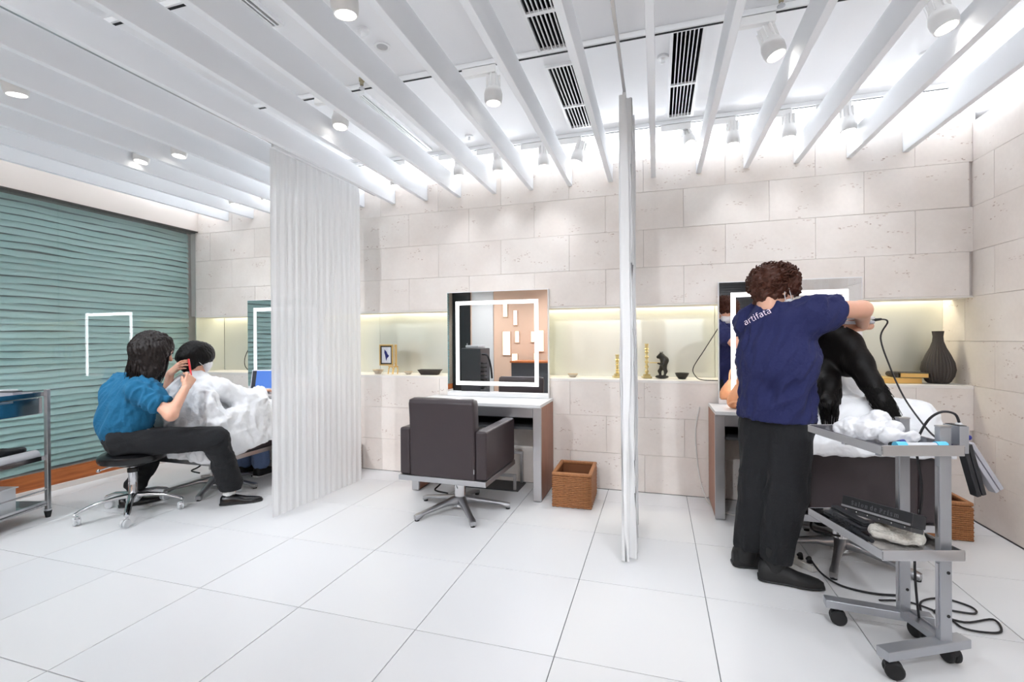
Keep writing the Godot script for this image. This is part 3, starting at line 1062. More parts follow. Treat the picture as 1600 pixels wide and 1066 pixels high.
# ---------------------------------------------------------------- stations
func desk(x0: float, x1: float, label: String) -> void:
	var t := thing("styling_desk", label, "desk", V((x0 + x1) * 0.5, 0, -3.69))
	var w := x1 - x0
	var H := 0.735
	# front frame of brushed metal, walnut sides, pale top
	put("tabletop", B().box(V(0, H - 0.012, 0), V(w - 0.004, 0.024, 0.45), 0.002), M.desk_top, t)
	for s in [-1.0, 1.0]:
		put("side_panel", B().box(V(s * (w * 0.5 - 0.03), (H - 0.026) * 0.5 + 0.003, -0.01), V(0.056, H - 0.032, 0.42), 0.002), M.walnut, t)
		put("leg_trim", B().box(V(s * (w * 0.5 - 0.031), (H - 0.026) * 0.5 + 0.003, 0.212), V(0.062, H - 0.032, 0.022), 0.0015), M.steel, t)
		put("foot", B().box(V(s * (w * 0.5 - 0.03), 0.0035, 0.0), V(0.05, 0.007, 0.40)), M.black, t)
	put("front_rail", B().box(V(0, H - 0.062, 0.212), V(w - 0.126, 0.074, 0.022), 0.0015), M.steel, t)
	put("shelf", B().box(V(0, H - 0.19, -0.02), V(w - 0.12, 0.02, 0.38), 0.002), M.dark_grey, t)
	put("shelf_back", B().box(V(0, H - 0.11, -0.2), V(w - 0.12, 0.15, 0.012)), M.dark_grey, t)

func mirror(x0: float, x1: float, label: String) -> void:
	var t := thing("vanity_mirror", label, "mirror", V((x0 + x1) * 0.5, 0.7355, -3.862))
	var w := x1 - x0
	var h := 0.917
	put("casing", B().box(V(0, h * 0.5, -0.022), V(w, h, 0.04), 0.002), M.white, t)
	put("glass", B().box(V(0, h * 0.5 + 0.014, 0.0), V(w - 0.012, h - 0.04, 0.006)), M.mirror, t)
	var ox := w * 0.5 - 0.085
	var y0 := 0.098
	var y1 := h - 0.083
	var s := 0.034
	var e := B()
	e.box(V(0, y0 + s * 0.5, 0.0035), V(ox * 2, s, 0.003))
	e.box(V(0, y1 - s * 0.5, 0.0035), V(ox * 2, s, 0.003))
	for k in [-1.0, 1.0]:
		e.box(V(k * (ox - s * 0.5), (y0 + y1) * 0.5, 0.0035), V(s, y1 - y0 - s * 2, 0.003))
	var led := put("led_light_frame", e, M.led_white, t)
	for k in [-1.0, 1.0]:
		area(led, V(k * (ox - s * 0.5), (y0 + y1) * 0.5, 0.0065), V(0, 0, 1), Vector3.UP, Vector2(s, y1 - y0), E_MIRROR, Color(1, 0.985, 1.0))
	area(led, V(0, y1 - s * 0.5, 0.0065), V(0, 0, 1), Vector3.UP, Vector2(ox * 2, s), E_MIRROR, Color(1, 0.985, 1.0))

func chair(at: Vector3, turn: float, spin: float, label: String) -> Node3D:
	# back towards +z, seat towards -z
	var t := thing("styling_chair", label, "chair", at, turn, "brown leather styling chairs")
	var W := 0.64
	put("tray", B().box(V(0, 0.294, 0), V(W, 0.036, 0.62), 0.004), M.steel, t)
	for s in [-1.0, 1.0]:
		put("armrest", B().box(V(s * (W * 0.5 - 0.041), 0.473, -0.005), V(0.08, 0.322, 0.60), 0.016), M.leather, t)
	put("seat", B().box(V(0, 0.385, -0.045), V(W - 0.168, 0.145, 0.50), 0.022), M.leather, t)
	var bk := B()
	var rings := []
	for q in [[0.313, 0.0, 0.0], [0.33, 0.0, 0.004], [0.55, 0.004, 0.004], [0.70, 0.010, 0.0], [0.80, 0.020, -0.006], [0.828, 0.020, -0.014], [0.838, 0.012, -0.03]]:
		var r := []
		var hw: float = (W - 0.166) * 0.5 + 0.004 - q[2] * 0.0 + (-0.006 if q[0] > 0.82 else 0.0)
		var zf: float = 0.300 + q[1]
		var zi: float = 0.205 + q[1] * 0.8
		if q[0] > 0.835:
			zf -= 0.03
			zi += 0.03
			hw -= 0.014
		for p in [V(-hw + 0.02, q[0], zf), V(hw - 0.02, q[0], zf), V(hw - 0.006, q[0], zf - 0.006), V(hw, q[0], zf - 0.022), V(hw, q[0], zi + 0.02), V(hw - 0.02, q[0], zi), V(-hw + 0.02, q[0], zi), V(-hw, q[0], zi + 0.02), V(-hw, q[0], zf - 0.022), V(-hw + 0.006, q[0], zf - 0.006)]:
			r.append(p)
		rings.append(r)
	bk.loft(rings)
	put("backrest", bk, M.leather, t)
	put("zip_pull", B().box(V(0.236, 0.37, 0.303), V(0.006, 0.03, 0.004), 0.001), M.steel, t)
	put("column", B().lathe([Vector2(0.0, 0.276), Vector2(0.075, 0.276), Vector2(0.075, 0.262), Vector2(0.042, 0.252), Vector2(0.040, 0.09), Vector2(0.046, 0.07), Vector2(0.05, 0.03), Vector2(0.0, 0.03)], 24), M.chrome, t)
	put("pump_lever", B().tube(curve([V(-0.03, 0.24, 0.02), V(-0.10, 0.235, -0.02), V(-0.155, 0.17, 0.03), V(-0.15, 0.155, 0.10), V(-0.04, 0.15, 0.12)]), 0.006, 8), M.black, t)
	for k in 5:
		var a := TAU * k / 5.0 + spin
		var xf := Transform3D(Basis(Vector3.UP, a), Vector3.ZERO)
		var g := put("base_arm", BX(xf).loft([
			[V(0.03, 0.105, -0.03), V(0.03, 0.105, 0.03), V(0.03, 0.05, 0.03), V(0.03, 0.05, -0.03)],
			[V(0.12, 0.085, -0.02), V(0.12, 0.085, 0.02), V(0.12, 0.055, 0.02), V(0.12, 0.055, -0.02)],
			[V(0.29, 0.052, -0.016), V(0.29, 0.052, 0.016), V(0.29, 0.032, 0.016), V(0.29, 0.032, -0.016)],
			[V(0.34, 0.042, -0.02), V(0.34, 0.042, 0.02), V(0.34, 0.010, 0.02), V(0.34, 0.010, -0.02)],
			[V(0.36, 0.036, -0.018), V(0.36, 0.036, 0.018), V(0.36, 0.010, 0.018), V(0.36, 0.010, -0.018)]]), M.steel, t)
		put("glide", BX(xf).lathe_at(V(0.345, 0, 0), [Vector2(0.0, 0.0), Vector2(0.016, 0.0), Vector2(0.016, 0.012), Vector2(0.0, 0.012)]), M.black, g)
	return t

func footrest(x: float, label: String) -> void:
	var t := thing("footrest", label, "footrest", V(x, 0, -3.78))
	put("base_plate", B().box(V(0, 0.006, 0), V(0.56, 0.012, 0.24), 0.002), M.dark_grey, t)
	for q in [[-0.06, 0.125, 0.105], [0.06, 0.265, -0.10]]:
		var fr := B()
		fr.box(V(0, q[1], q[2]), V(0.52, 0.022, 0.022), 0.002)
		for s in [-1.0, 1.0]:
			fr.box(V(s * 0.249, (q[1] - 0.011 + 0.012) * 0.5, q[2]), V(0.022, q[1] - 0.023, 0.022), 0.002)
		put("rail_frame", fr, M.steel, t)

func basket(at: Vector3, s: Vector3, turn: float, label: String) -> void:
	var t := thing("rattan_basket", label, "basket", at, turn, "square rattan baskets beside the desks")
	put("liner", B().box(V(0, 0.012, 0), V(s.x - 0.02, 0.02, s.z - 0.02)).box(V(s.x * 0.5 - 0.012, s.y * 0.5, 0), V(0.012, s.y - 0.02, s.z - 0.02)).box(V(-s.x * 0.5 + 0.012, s.y * 0.5, 0), V(0.012, s.y - 0.02, s.z - 0.02)).box(V(0, s.y * 0.5, s.z * 0.5 - 0.012), V(s.x - 0.02, s.y - 0.02, 0.012)).box(V(0, s.y * 0.5, -s.z * 0.5 + 0.012), V(s.x - 0.02, s.y - 0.02, 0.012)), M.rattan_dark, t)
	var rows := int(s.y / 0.0145)
	var w := B()
	for i in rows:
		var y := 0.009 + i * (s.y - 0.03) / rows
		for side in 4:
			var along: float = s.x if side % 2 == 0 else s.z
			var off: float = (s.z if side % 2 == 0 else s.x) * 0.5 - 0.005
			var xf := Transform3D(Basis(Vector3.UP, side * PI / 2), Vector3.ZERO)
			w.xf = xf
			var pts := []
			var n := 15
			for k in n + 1:
				var a := -along * 0.5 + along * k / n
				pts.append(V(a, y + 0.0012 * sin(k * 2.3 + i), off + (0.0028 if (k + i) % 2 == 0 else -0.0028)))
			w.tube(pts, 0.0068, 5, false)
	put("weave", w, M.rattan, t).set_meta("kind", "stuff")
	for side in 4:
		var along: float = s.x if side % 2 == 0 else s.z
		var off: float = (s.z if side % 2 == 0 else s.x) * 0.5 - 0.011
		put("rim", BX(Transform3D(Basis(Vector3.UP, side * PI / 2), Vector3.ZERO)).box(V(0, s.y - 0.012, off), V(along + 0.004, 0.024, 0.028), 0.008), M.rattan, t)

# ---------------------------------------------------------------- stool and trolleys
func castor(parent: Node3D, p: Vector3, a: float, r: float, wm: Material, hm: Material) -> void:
	var xf := Transform3D(Basis(Vector3.UP, a), p)
	var c := put("castor", BX(xf).tube([V(0, r * 2.3, 0), V(0, r * 1.6, 0)], r * 0.3, 8), hm, parent)
	put("fork", BX(xf).box(V(r * 0.25, r * 1.45, 0), V(r * 1.3, r * 0.9, r * 1.1), r * 0.3), hm, c)
	for s in [-1.0, 1.0]:
		put("wheel", BX(xf * Transform3D(Basis(Vector3.RIGHT, PI / 2), V(r * 0.5, r, s * r * 0.42))).lathe([Vector2(0.0, -r * 0.3), Vector2(r * 0.85, -r * 0.3), Vector2(r, -r * 0.15), Vector2(r, r * 0.15), Vector2(r * 0.85, r * 0.3), Vector2(0.0, r * 0.3)], 18), wm, c)

func stool() -> void:
	var t := thing("rolling_stool", "black round rolling stool with chrome five-star base under the seated stylist", "stool", V(-3.60, 0, -2.445))
	put("seat", B().lathe([Vector2(0.0, 0.375), Vector2(0.165, 0.375), Vector2(0.192, 0.385), Vector2(0.200, 0.405), Vector2(0.196, 0.43), Vector2(0.175, 0.446), Vector2(0.10, 0.450), Vector2(0.0, 0.450)], 40), M.black_shoe, t)
	put("seat_plate", B().lathe([Vector2(0.0, 0.352), Vector2(0.09, 0.352), Vector2(0.10, 0.374), Vector2(0.0, 0.374)], 24), M.black, t)
	put("gas_lift", B().lathe([Vector2(0.0, 0.355), Vector2(0.019, 0.355), Vector2(0.019, 0.32), Vector2(0.031, 0.315), Vector2(0.031, 0.305), Vector2(0.027, 0.30), Vector2(0.027, 0.16), Vector2(0.04, 0.145), Vector2(0.042, 0.10), Vector2(0.03, 0.085), Vector2(0.0, 0.085)], 24), M.chrome, t)
	put("collar", B().lathe([Vector2(0.029, 0.30), Vector2(0.033, 0.30), Vector2(0.033, 0.328), Vector2(0.022, 0.332)], 20), M.black, t)
	var lv := put("height_lever", B().tube(curve([V(-0.02, 0.345, 0.0), V(-0.12, 0.34, 0.05), V(-0.20, 0.315, 0.09)]), 0.005, 8), M.chrome, t)
	put("lever_knob", B().ball(V(-0.205, 0.313, 0.092), V(0.014, 0.012, 0.014)), M.chrome, lv)
	for k in 5:
		var a := TAU * k / 5.0 + 0.55
		var xf := Transform3D(Basis(Vector3.UP, a), Vector3.ZERO)
		var rings := []
		for q in [[0.03, 0.135, 0.030, 0.020], [0.10, 0.135, 0.022, 0.014], [0.20, 0.122, 0.020, 0.012], [0.29, 0.092, 0.019, 0.011], [0.315, 0.078, 0.015, 0.009]]:
			var r := []
			for m in 8:
				var b := TAU * m / 8.0
				r.append(V(q[0], q[1] + sin(b) * q[3], cos(b) * q[2]))
			rings.append(r)
		put("base_arm", BX(xf).loft(rings), M.chrome, t)
		castor(t, Basis(Vector3.UP, a) * V(0.30, 0, 0), a + 2.0 + k * 0.9, 0.028, M.clear_plastic, M.chrome)

func left_trolley() -> void:
	# long side runs from the two posts in view towards the camera's left
	var t := thing("steel_trolley", "stainless salon trolley with drawer cut off by the left edge", "trolley", V(-4.111, 0, -2.226), 0.29)
	# local +x: towards the posts' own side (to the right), local -z: away; tray runs to +z
	var W := 0.40
	var L := 0.62
	for p in [V(0, 0, 0), V(-W, 0, 0), V(0, 0, L), V(-W, 0, L)]:
		var ps := put("post", B().box(p + V(0, 0.475, 0), V(0.026, 0.85, 0.026), 0.004), M.steel, t)
		var cs := put("castor", B().lathe_at(p, [Vector2(0.0, 0.0), Vector2(0.014, 0.0), Vector2(0.022, 0.045), Vector2(0.0, 0.045)]), M.rubber, t)
		put("castor_cap", B().lathe_at(p, [Vector2(0.018, 0.045), Vector2(0.020, 0.06), Vector2(0.0, 0.06)]), M.chrome, cs)
	for q in [[0.868, 0.03], [0.42, 0.03], [0.10, 0.03]]:
		var sh := B().box(V(-W * 0.5, q[0] - 0.012, L * 0.5), V(W - 0.02, 0.006, L - 0.02))
		for s in [-1.0, 1.0]:
			sh.box(V(-W * 0.5 + s * (W * 0.5 - 0.012), q[0], L * 0.5), V(0.005, q[1], L - 0.02))
			sh.box(V(-W * 0.5, q[0], L * 0.5 + s * (L * 0.5 - 0.012)), V(W - 0.02, q[1], 0.005))
		put("tray", sh, M.chrome, t)
	var dr := put("drawer", B().box(V(-W * 0.5, 0.79, L * 0.5), V(W - 0.035, 0.115, L - 0.03), 0.004), M.chrome, t)
	put("drawer_pull", B().box(V(-0.02, 0.835, L * 0.5), V(0.012, 0.012, 0.20), 0.003), M.steel, dr)
	for y in [0.20, 0.09]:
		put("side_rail", B().tube([V(0.004, y, 0), V(0.004, y, L)], 0.006, 8), M.chrome, t)
	var tw := Transform3D(Basis(Vector3.UP, 0.29), V(-4.111, 0, -2.226))
	# things on it
	var bag := thing("hair_dryer", "black hair dryer lying on the middle shelf of the left trolley", "hair dryer", tw * V(-0.24, 0.415, 0.14), 0.29)
	var s := Soft.new()
	s.cap(V(-0.04, 0.05, 0.06), V(0.02, 0.05, -0.04), 0.044, 0.04, 0.03).cap(V(0.02, 0.05, -0.04), V(0.07, 0.058, -0.13), 0.032, 0.024, 0.02)
	put("body", s.into(B(), 0.008), M.plastic_dark, bag)
	put("handle", B().tube(curve([V(-0.01, 0.045, 0.02), V(0.06, 0.03, 0.05), V(0.11, 0.02, 0.09)]), [0.018, 0.018, 0.018, 0.018, 0.017, 0.017, 0.017, 0.017, 0.017, 0.016, 0.016, 0.014, 0.013], 10), M.plastic_dark, bag)
	for i in 3:
		var r := put("foil_roll", BX(tw * Transform3D(Basis(Vector3.UP, PI / 2), V(-0.05, 0.447, 0.08 + 0.085 * i))).lathe_side(0.034, 0.024, 0.09), M.iron_pale)
		tag(r, "round white roll on the left trolley's middle shelf, %s from the post" % ["first", "second", "third"][i], "roll", "white rolls on the left trolley")
	var bin := thing("plastic_bin", "translucent white plastic bin on the bottom shelf of left trolley", "bin", tw * V(-W * 0.5, 0.094, 0.36), 0.29)
	var bb := B()
	bb.box(V(0, 0.004, 0), V(0.30, 0.006, 0.38))
	for k in [-1.0, 1.0]:
		bb.box(V(k * 0.15, 0.085, 0), V(0.006, 0.16, 0.38))
		bb.box(V(0, 0.085, k * 0.19), V(0.30, 0.16, 0.006))
	put("tub", bb, M.clear_plastic, bin)
	var rim := B()
	for k in [-1.0, 1.0]:
		rim.box(V(k * 0.154, 0.167, 0), V(0.016, 0.008, 0.40), 0.002)
		rim.box(V(0, 0.167, k * 0.194), V(0.324, 0.008, 0.016), 0.002)
	put("rim", rim, M.clear_plastic, bin)
	for i in 2:
		var cl := thing("clip_case", ["grey clip case on top of the left trolley", "small white box on top of the left trolley beside the post"][i], "case", tw * V(-0.12 - 0.1 * i, 0.862, 0.14 - 0.06 * i), 0.29 + 0.4 * i)
		put("body", B().box(V(0, 0.018, 0), V(0.12, 0.034, 0.06), 0.006), [M.iron_grey, M.white][i], cl)
		put("lid", B().box(V(0, 0.038, 0), V(0.124, 0.008, 0.064), 0.003), [M.dark_grey, M.iron_pale][i], cl)

func tray_part(t: Node3D, y: float, w: float, d: float) -> void:
	# stainless tray with a rim; corner at the local origin, runs to +x and -z
	var b := B()
	b.box(V(w * 0.5, y + 0.004, -d * 0.5), V(w - 0.004, 0.006, d - 0.004))
	b.box(V(w * 0.5, y + 0.017, -0.003), V(w, 0.040, 0.006), 0.0025)
	b.box(V(w * 0.5, y + 0.017, -d + 0.003), V(w, 0.034, 0.006), 0.0025)
	b.box(V(0.003, y + 0.017, -d * 0.5), V(0.006, 0.034, d), 0.0025)
	b.box(V(w - 0.003, y + 0.017, -d * 0.5), V(0.006, 0.034, d), 0.0025)
	put("tray", b, M.chrome, t)

func right_trolley() -> void:
	var at := V(0.776, 0, -2.03)
	var rot := 0.2745
	var t := thing("steel_trolley", "grey metal trolley with two cantilever trays in front of the right chair", "trolley", at, rot)
	var W := 0.295
	var D := 0.45
	tray_part(t, 0.80, W, D)
	tray_part(t, 0.42, W, D)
	for z in [-0.045, -0.232]:
		var p := put("post", B().box(V(0.255, 0.495, z), V(0.042, 0.80, 0.024), 0.002), M.alu, t)
		put("post_cap", B().box(V(0.255, 0.898, z), V(0.044, 0.006, 0.026), 0.001), M.steel, p)
		put("hole_row", B().box(V(0.232, 0.62, z), V(0.004, 0.26, 0.012)).box(V(0.232, 0.27, z), V(0.004, 0.24, 0.012)), M.steel, p)
		for y in [0.36, 0.20]:
			put("bolt", BX(Transform3D(Basis(Vector3.RIGHT, PI / 2), V(0.262, y, z + 0.0125))).lathe([Vector2(0.0, 0.002), Vector2(0.006, 0.002), Vector2(0.006, -0.002)], 10), M.black, p)
		var fx := Transform3D(Basis(Vector3.UP, 0.22 if z > -0.1 else -0.36), V(0.255, 0, z))
		put("foot_bar", BX(fx).box(V(-0.09, 0.092, 0.0), V(0.37, 0.034, 0.05), 0.003), M.alu, t)
		for s in [-1.0, 1.0]:
			castor(t, fx * V(-0.09 + s * 0.15, 0, -0.008), 0.6 + s, 0.031, M.rubber, M.rubber)
	put("base_channel", B().box(V(0.255, 0.0995, -0.14), V(0.05, 0.02, 0.20), 0.002).box(V(0.234, 0.112, -0.14), V(0.008, 0.01, 0.17)).box(V(0.276, 0.112, -0.14), V(0.008, 0.01, 0.17)), M.alu, t)
	for y in [0.796, 0.416]:
		for z in [-0.045, -0.232]:
			put("bracket", B().box(V(0.14, y, z), V(0.25, 0.012, 0.02)), M.alu, t)
	var tw := Transform3D(Basis(Vector3.UP, rot), at)
	# on the upper tray
	var s := Soft.new()
	var q := [[0.10, 0.30, 0.042], [0.15, 0.26, 0.05], [0.11, 0.22, 0.04], [0.16, 0.19, 0.036], [0.13, 0.14, 0.032], [0.17, 0.11, 0.024], [0.08, 0.27, 0.036], [0.06, 0.31, 0.030], [0.12, 0.34, 0.03]]
	for i in q.size():
		var a: Array = q[i]
		s.cap(V(a[0], 0.812 + a[2] * 0.9, -a[1]), V(a[0] + 0.015, 0.818 + a[2] * (0.9 + 0.5 * (i % 2)), -a[1] + 0.02), a[2], a[2] * 0.8, 0.012)
	s.cut(V(0, 0.8085, 0), V(0, -1, 0))
	var nz := FastNoiseLite.new()
	nz.seed = 31
	nz.frequency = 20.0
	var cap := put("crumpled_wrap", s.into(B(), 0.006, func(p, _n): return 0.016 * (0.3 - absf(nz.get_noise_3dv(p)))), M.film)
	cap.transform = tw
	tag(cap, "crumpled white plastic wrap on the upper tray of right trolley", "plastic wrap")
	var ip := thing("hair_iron", "dark blue and white hair iron lying across the upper tray", "hair iron", tw * V(0.155, 0.808, -0.07), rot + 0.5)
	put("handle", BX(Transform3D(Basis(V(0, 0, 1), PI / 2), V(0.04, 0.016, -0.03))).lathe([Vector2(0.0, -0.05), Vector2(0.015, -0.05), Vector2(0.016, 0.03), Vector2(0.012, 0.05), Vector2(0.0, 0.05)], 14), M.blue, ip)
	put("plug_end", BX(Transform3D(Basis(V(0, 0, 1), PI / 2), V(-0.035, 0.016, -0.03))).lathe([Vector2(0.0, -0.03), Vector2(0.010, -0.03), Vector2(0.012, 0.03), Vector2(0.0, 0.03)], 14), M.plastic_dark, ip)
	for i in 2:
		var cl := put("cyan_clip", BX(tw * Transform3D(Basis(V(0, 0, 1), PI / 2), V(0.085 + 0.145 * i, 0.829, -0.027))).lathe([Vector2(0.0, -0.018), Vector2(0.0165, -0.018), Vector2(0.0165, 0.018), Vector2(0.0, 0.018)], 16), M.cyan)
		tag(cl, ["cyan end cap at the left end of the pale rod on the tray", "cyan end cap at the right end of the pale rod on the tray"][i], "cap")
	var rod := put("setting_rod", BX(tw * Transform3D(Basis(V(0, 0, 1), PI / 2), V(0.1575, 0.829, -0.027))).lathe([Vector2(0.0, -0.0535), Vector2(0.013, -0.0535), Vector2(0.013, 0.0535), Vector2(0.0, 0.0535)], 16), M.iron_pale)
	tag(rod, "pale rod lying along the near rim of the upper tray", "rod")
	# holder with two flat irons on the right
	var hb := thing("iron_holder", "grey box holder fixed at the right end of the upper tray", "holder", tw * V(0.297, 0.80, -0.06), rot)
	put("box", B().box(V(0.018, 0.05, 0), V(0.034, 0.10, 0.07), 0.002), M.alu, hb)
	put("slot", B().box(V(0.018, 0.1012, 0), V(0.026, 0.002, 0.06)), M.black, hb)
	for i in 2:
		var d := [V(0.30, -0.93, -0.05), V(0.52, -0.84, 0.02)][i] as Vector3
		var fi := thing("flat_iron", ["black slim flat iron hanging steeply from the right trolley's holder", "silver ridged flat iron hanging slanted from the right trolley's holder"][i], "hair iron", tw * V(0.338 + 0.02 * i, 0.80, -0.05 - 0.01 * i), rot)
		var bs := Basis(Quaternion(V(0, -1, 0), d.normalized()))
		for k in 2:
			put("plate_arm", BX(Transform3D(bs, V(0.0, 0.02, 0)) * Transform3D(Basis(), V((k - 0.5) * 0.019, -0.09, 0))).box(Vector3.ZERO, V(0.016, 0.20, 0.032), 0.003), [M.plastic_dark, M.iron_grey][i], fi)
		if i == 1:
			put("neck", BX(Transform3D(Basis(V(0, 0, 1), 0.3), V(-0.02, 0.06, 0))).lathe([Vector2(0.012, -0.03), Vector2(0.02, 0.0), Vector2(0.018, 0.03), Vector2(0.008, 0.05), Vector2(0.0, 0.05)], 12), M.iron_pale, fi)
			put("switch", B().ball(V(-0.008, 0.055, 0.012), V(0.012, 0.010, 0.008)), M.blue, fi)
	var c0 := tw * V(0.33, 0.92, -0.06)
	tag(put("floor_cable", B().tube(curve([c0 + V(0, -0.02, 0), c0 + V(-0.015, 0.02, 0), c0 + V(-0.06, 0.025, 0.0), c0 + V(-0.10, -0.02, -0.01), c0 + V(-0.125, -0.12, -0.02), c0 + V(-0.10, -0.30, -0.04), c0 + V(-0.12, -0.55, -0.05), c0 + V(-0.09, -0.80, -0.09), V(1.10, 0.01, -2.50), V(1.16, 0.007, -2.64), V(1.27, 0.007, -2.70), V(1.35, 0.007, -2.65), V(1.33, 0.007, -2.59), V(1.22, 0.007, -2.59), V(1.17, 0.007, -2.55), V(1.25, 0.007, -2.50), V(1.38, 0.007, -2.56), V(1.36, 0.007, -2.47), V(1.30, 0.007, -2.44), V(1.22, 0.007, -2.45), V(1.20, 0.007, -2.54), V(1.10, 0.007, -2.62), V(0.98, 0.007, -2.60)], 6), 0.0045, 6), M.cord_dark), "dark power cord looping on the floor right of the trolley", "cord")
	# on the lower tray
	var sl := thing("iron_sleeve", "long black heat sleeve with silver lettering leaning on the folded towel", "sleeve", tw * V(0.15, 0.475, -0.215), rot)
	var bs2 := Basis(V(0, 1, 0), PI / 2 + 0.06) * Basis(V(0, 0, 1), -0.13) * Basis(V(1, 0, 0), 0.25)
	var sx := Transform3D(bs2, V(0.0, 0.035, 0.0))
	put("body", BX(sx).box(V(0, 0.012, 0), V(0.36, 0.05, 0.055), 0.004), M.plastic_dark, sl)
	put("stripe", BX(sx).box(V(0, -0.006, -0.0285), V(0.352, 0.008, 0.002)).box(V(0, -0.006, 0.0285), V(0.352, 0.008, 0.002)), M.steel, sl)
	put("lower_flap", BX(sx).box(V(0.0, -0.022, 0), V(0.352, 0.018, 0.05), 0.003), M.dark_grey, sl)
	for i in 6:
		put("stud", BX(sx).ball(V(-0.15 + 0.06 * i, -0.02, -0.026), V(0.004, 0.004, 0.002), 5, 8).ball(V(-0.15 + 0.06 * i, -0.02, 0.026), V(0.004, 0.004, 0.002), 5, 8), M.chrome, sl)
	var tm := TextMesh.new()
	tm.text = "S a l o n  d e  P r i s m"
	tm.font = sysfont("Droid Serif")
	tm.font_size = 64
	tm.pixel_size = 0.00038
	tm.depth = 0.001
	var tx := put("lettering", tm, M.sleeve_print, sl)
	tx.transform = sx * Transform3D(Basis(Vector3.UP, PI), V(0, 0.014, -0.0282))
	for i in 2:
		var it := thing("flat_iron", ["dark flat iron under the lettered sleeve, upper of the two", "dark flat iron under the lettered sleeve, lower of the two"][i], "hair iron", tw * V(0.10 - 0.02 * i, 0.434 + 0.021 * (1 - i), -0.30), rot + 0.12 * i)
		put("plate_arm", BX(Transform3D(Basis(V(1, 0, 0), 0.0), V(0, 0.004, 0))).box(V(0, 0.002, -0.02), V(0.032, 0.009, 0.20), 0.003), M.plastic_dark, it)
		put("upper_arm", BX(Transform3D(Basis(V(1, 0, 0), -0.0), V(0, 0.013, 0))).box(V(0, 0.003, -0.02), V(0.030, 0.008, 0.20), 0.003), M.dark_grey, it)
	var tl := Soft.new()
	tl.cap(V(0.12, 0.452, -0.20), V(0.22, 0.452, -0.11), 0.022, 0.022, 0.02).cap(V(0.17, 0.452, -0.24), V(0.26, 0.452, -0.17), 0.022, 0.022, 0.02).cap(V(0.14, 0.452, -0.21), V(0.25, 0.458, -0.20), 0.02, 0.02, 0.02).cap(V(0.14, 0.45, -0.13), V(0.20, 0.45, -0.09), 0.014, 0.014, 0.02).cap(V(0.10, 0.448, -0.17), V(0.16, 0.45, -0.11), 0.014, 0.016, 0.02)
	tl.cut(V(0, 0.4285, 0), V(0, -1, 0))
	var nt := FastNoiseLite.new()
	nt.seed = 77
	nt.frequency = 11.0
	var tow := put("folded_towel", tl.into(B(), 0.005, func(p, _n): return 0.007 * nt.get_noise_3d(p.x, p.y * 3.0, p.z)), M.towel)
	tow.transform = tw
	tag(tow, "off-white folded towel on the lower tray of the right trolley", "towel")
	var br := thing("roll_brush", "black bristled brush along the left rim of the lower tray", "brush", tw * V(0.05, 0.428, -0.22), rot)
	put("handle", B().tube([V(0, 0.012, 0.10), V(0, 0.014, 0.0)], 0.009, 10), M.plastic_dark, br)
	put("core", B().tube([V(0, 0.014, 0.0), V(0, 0.014, -0.14)], 0.010, 10), M.plastic_dark, br)
	var bri := B()
	for i in 14:
		for k in 8:
			var a := TAU * k / 8.0 + i * 0.4
			var o := V(cos(a), sin(a), 0)
			if o.y < -0.55:
				continue
			bri.tube([V(0, 0.014, -0.005 - i * 0.01) + o * 0.009, V(0, 0.014, -0.005 - i * 0.01) + o * 0.021], 0.0012, 4)
	put("bristles", bri, M.plastic_dark, br).set_meta("kind", "stuff")

var fonts := {}
func sysfont(f: String) -> SystemFont:
	if not fonts.has(f):
		var s := SystemFont.new()
		s.font_names = PackedStringArray([f])
		fonts[f] = s
	return fonts[f]

# ---------------------------------------------------------------- niche things and small props
func candlestick(x: float, h: float, label: String) -> void:
	var t := thing("candlestick", label, "candlestick", V(x, 0.903, -4.09), 0.3, "brass candlesticks in the niche")
	put("base", B().box(V(0, 0.008, 0), V(0.07, 0.016, 0.07), 0.003).box(V(0, 0.024, 0), V(0.05, 0.018, 0.05), 0.004), M.brass, t)
	var p := [Vector2(0.0, 0.03), Vector2(0.018, 0.032)]
	var n := 5
	for i in n:
		var y := 0.035 + (h - 0.085) * i / n
		var d := (h - 0.085) / n
		p.append_array([Vector2(0.008, y + d * 0.1), Vector2(0.016, y + d * 0.45), Vector2(0.017, y + d * 0.55), Vector2(0.008, y + d * 0.9)])
	p.append_array([Vector2(0.010, h - 0.05), Vector2(0.020, h - 0.045), Vector2(0.012, h - 0.035), Vector2(0.014, h - 0.006), Vector2(0.019, h), Vector2(0.010, h), Vector2(0.010, h - 0.02), Vector2(0.0, h - 0.02)])
	put("stem", B().lathe(p, 20), M.brass, t)

func bowl(at: Vector3, r: float, h: float, m: Material, label: String, rimmed := true) -> void:
	var t := thing("small_bowl", label, "bowl", at)
	put("body", B().lathe([Vector2(0.0, 0.0), Vector2(r * 0.5, 0.0), Vector2(r * 0.55, h * 0.1), Vector2(r * 0.85, h * 0.55), Vector2(r, h), Vector2(r * 0.95, h), Vector2(r * 0.78, h * 0.5), Vector2(r * 0.45, h * 0.18), Vector2(0.0, h * 0.15)], 28), m, t)
	if rimmed:
		put("gilt_rim", B().lathe([Vector2(r * 1.005, h * 0.93), Vector2(r * 1.015, h * 0.98), Vector2(r * 0.98, h * 1.01), Vector2(r * 0.945, h)], 28), M.gold, t)

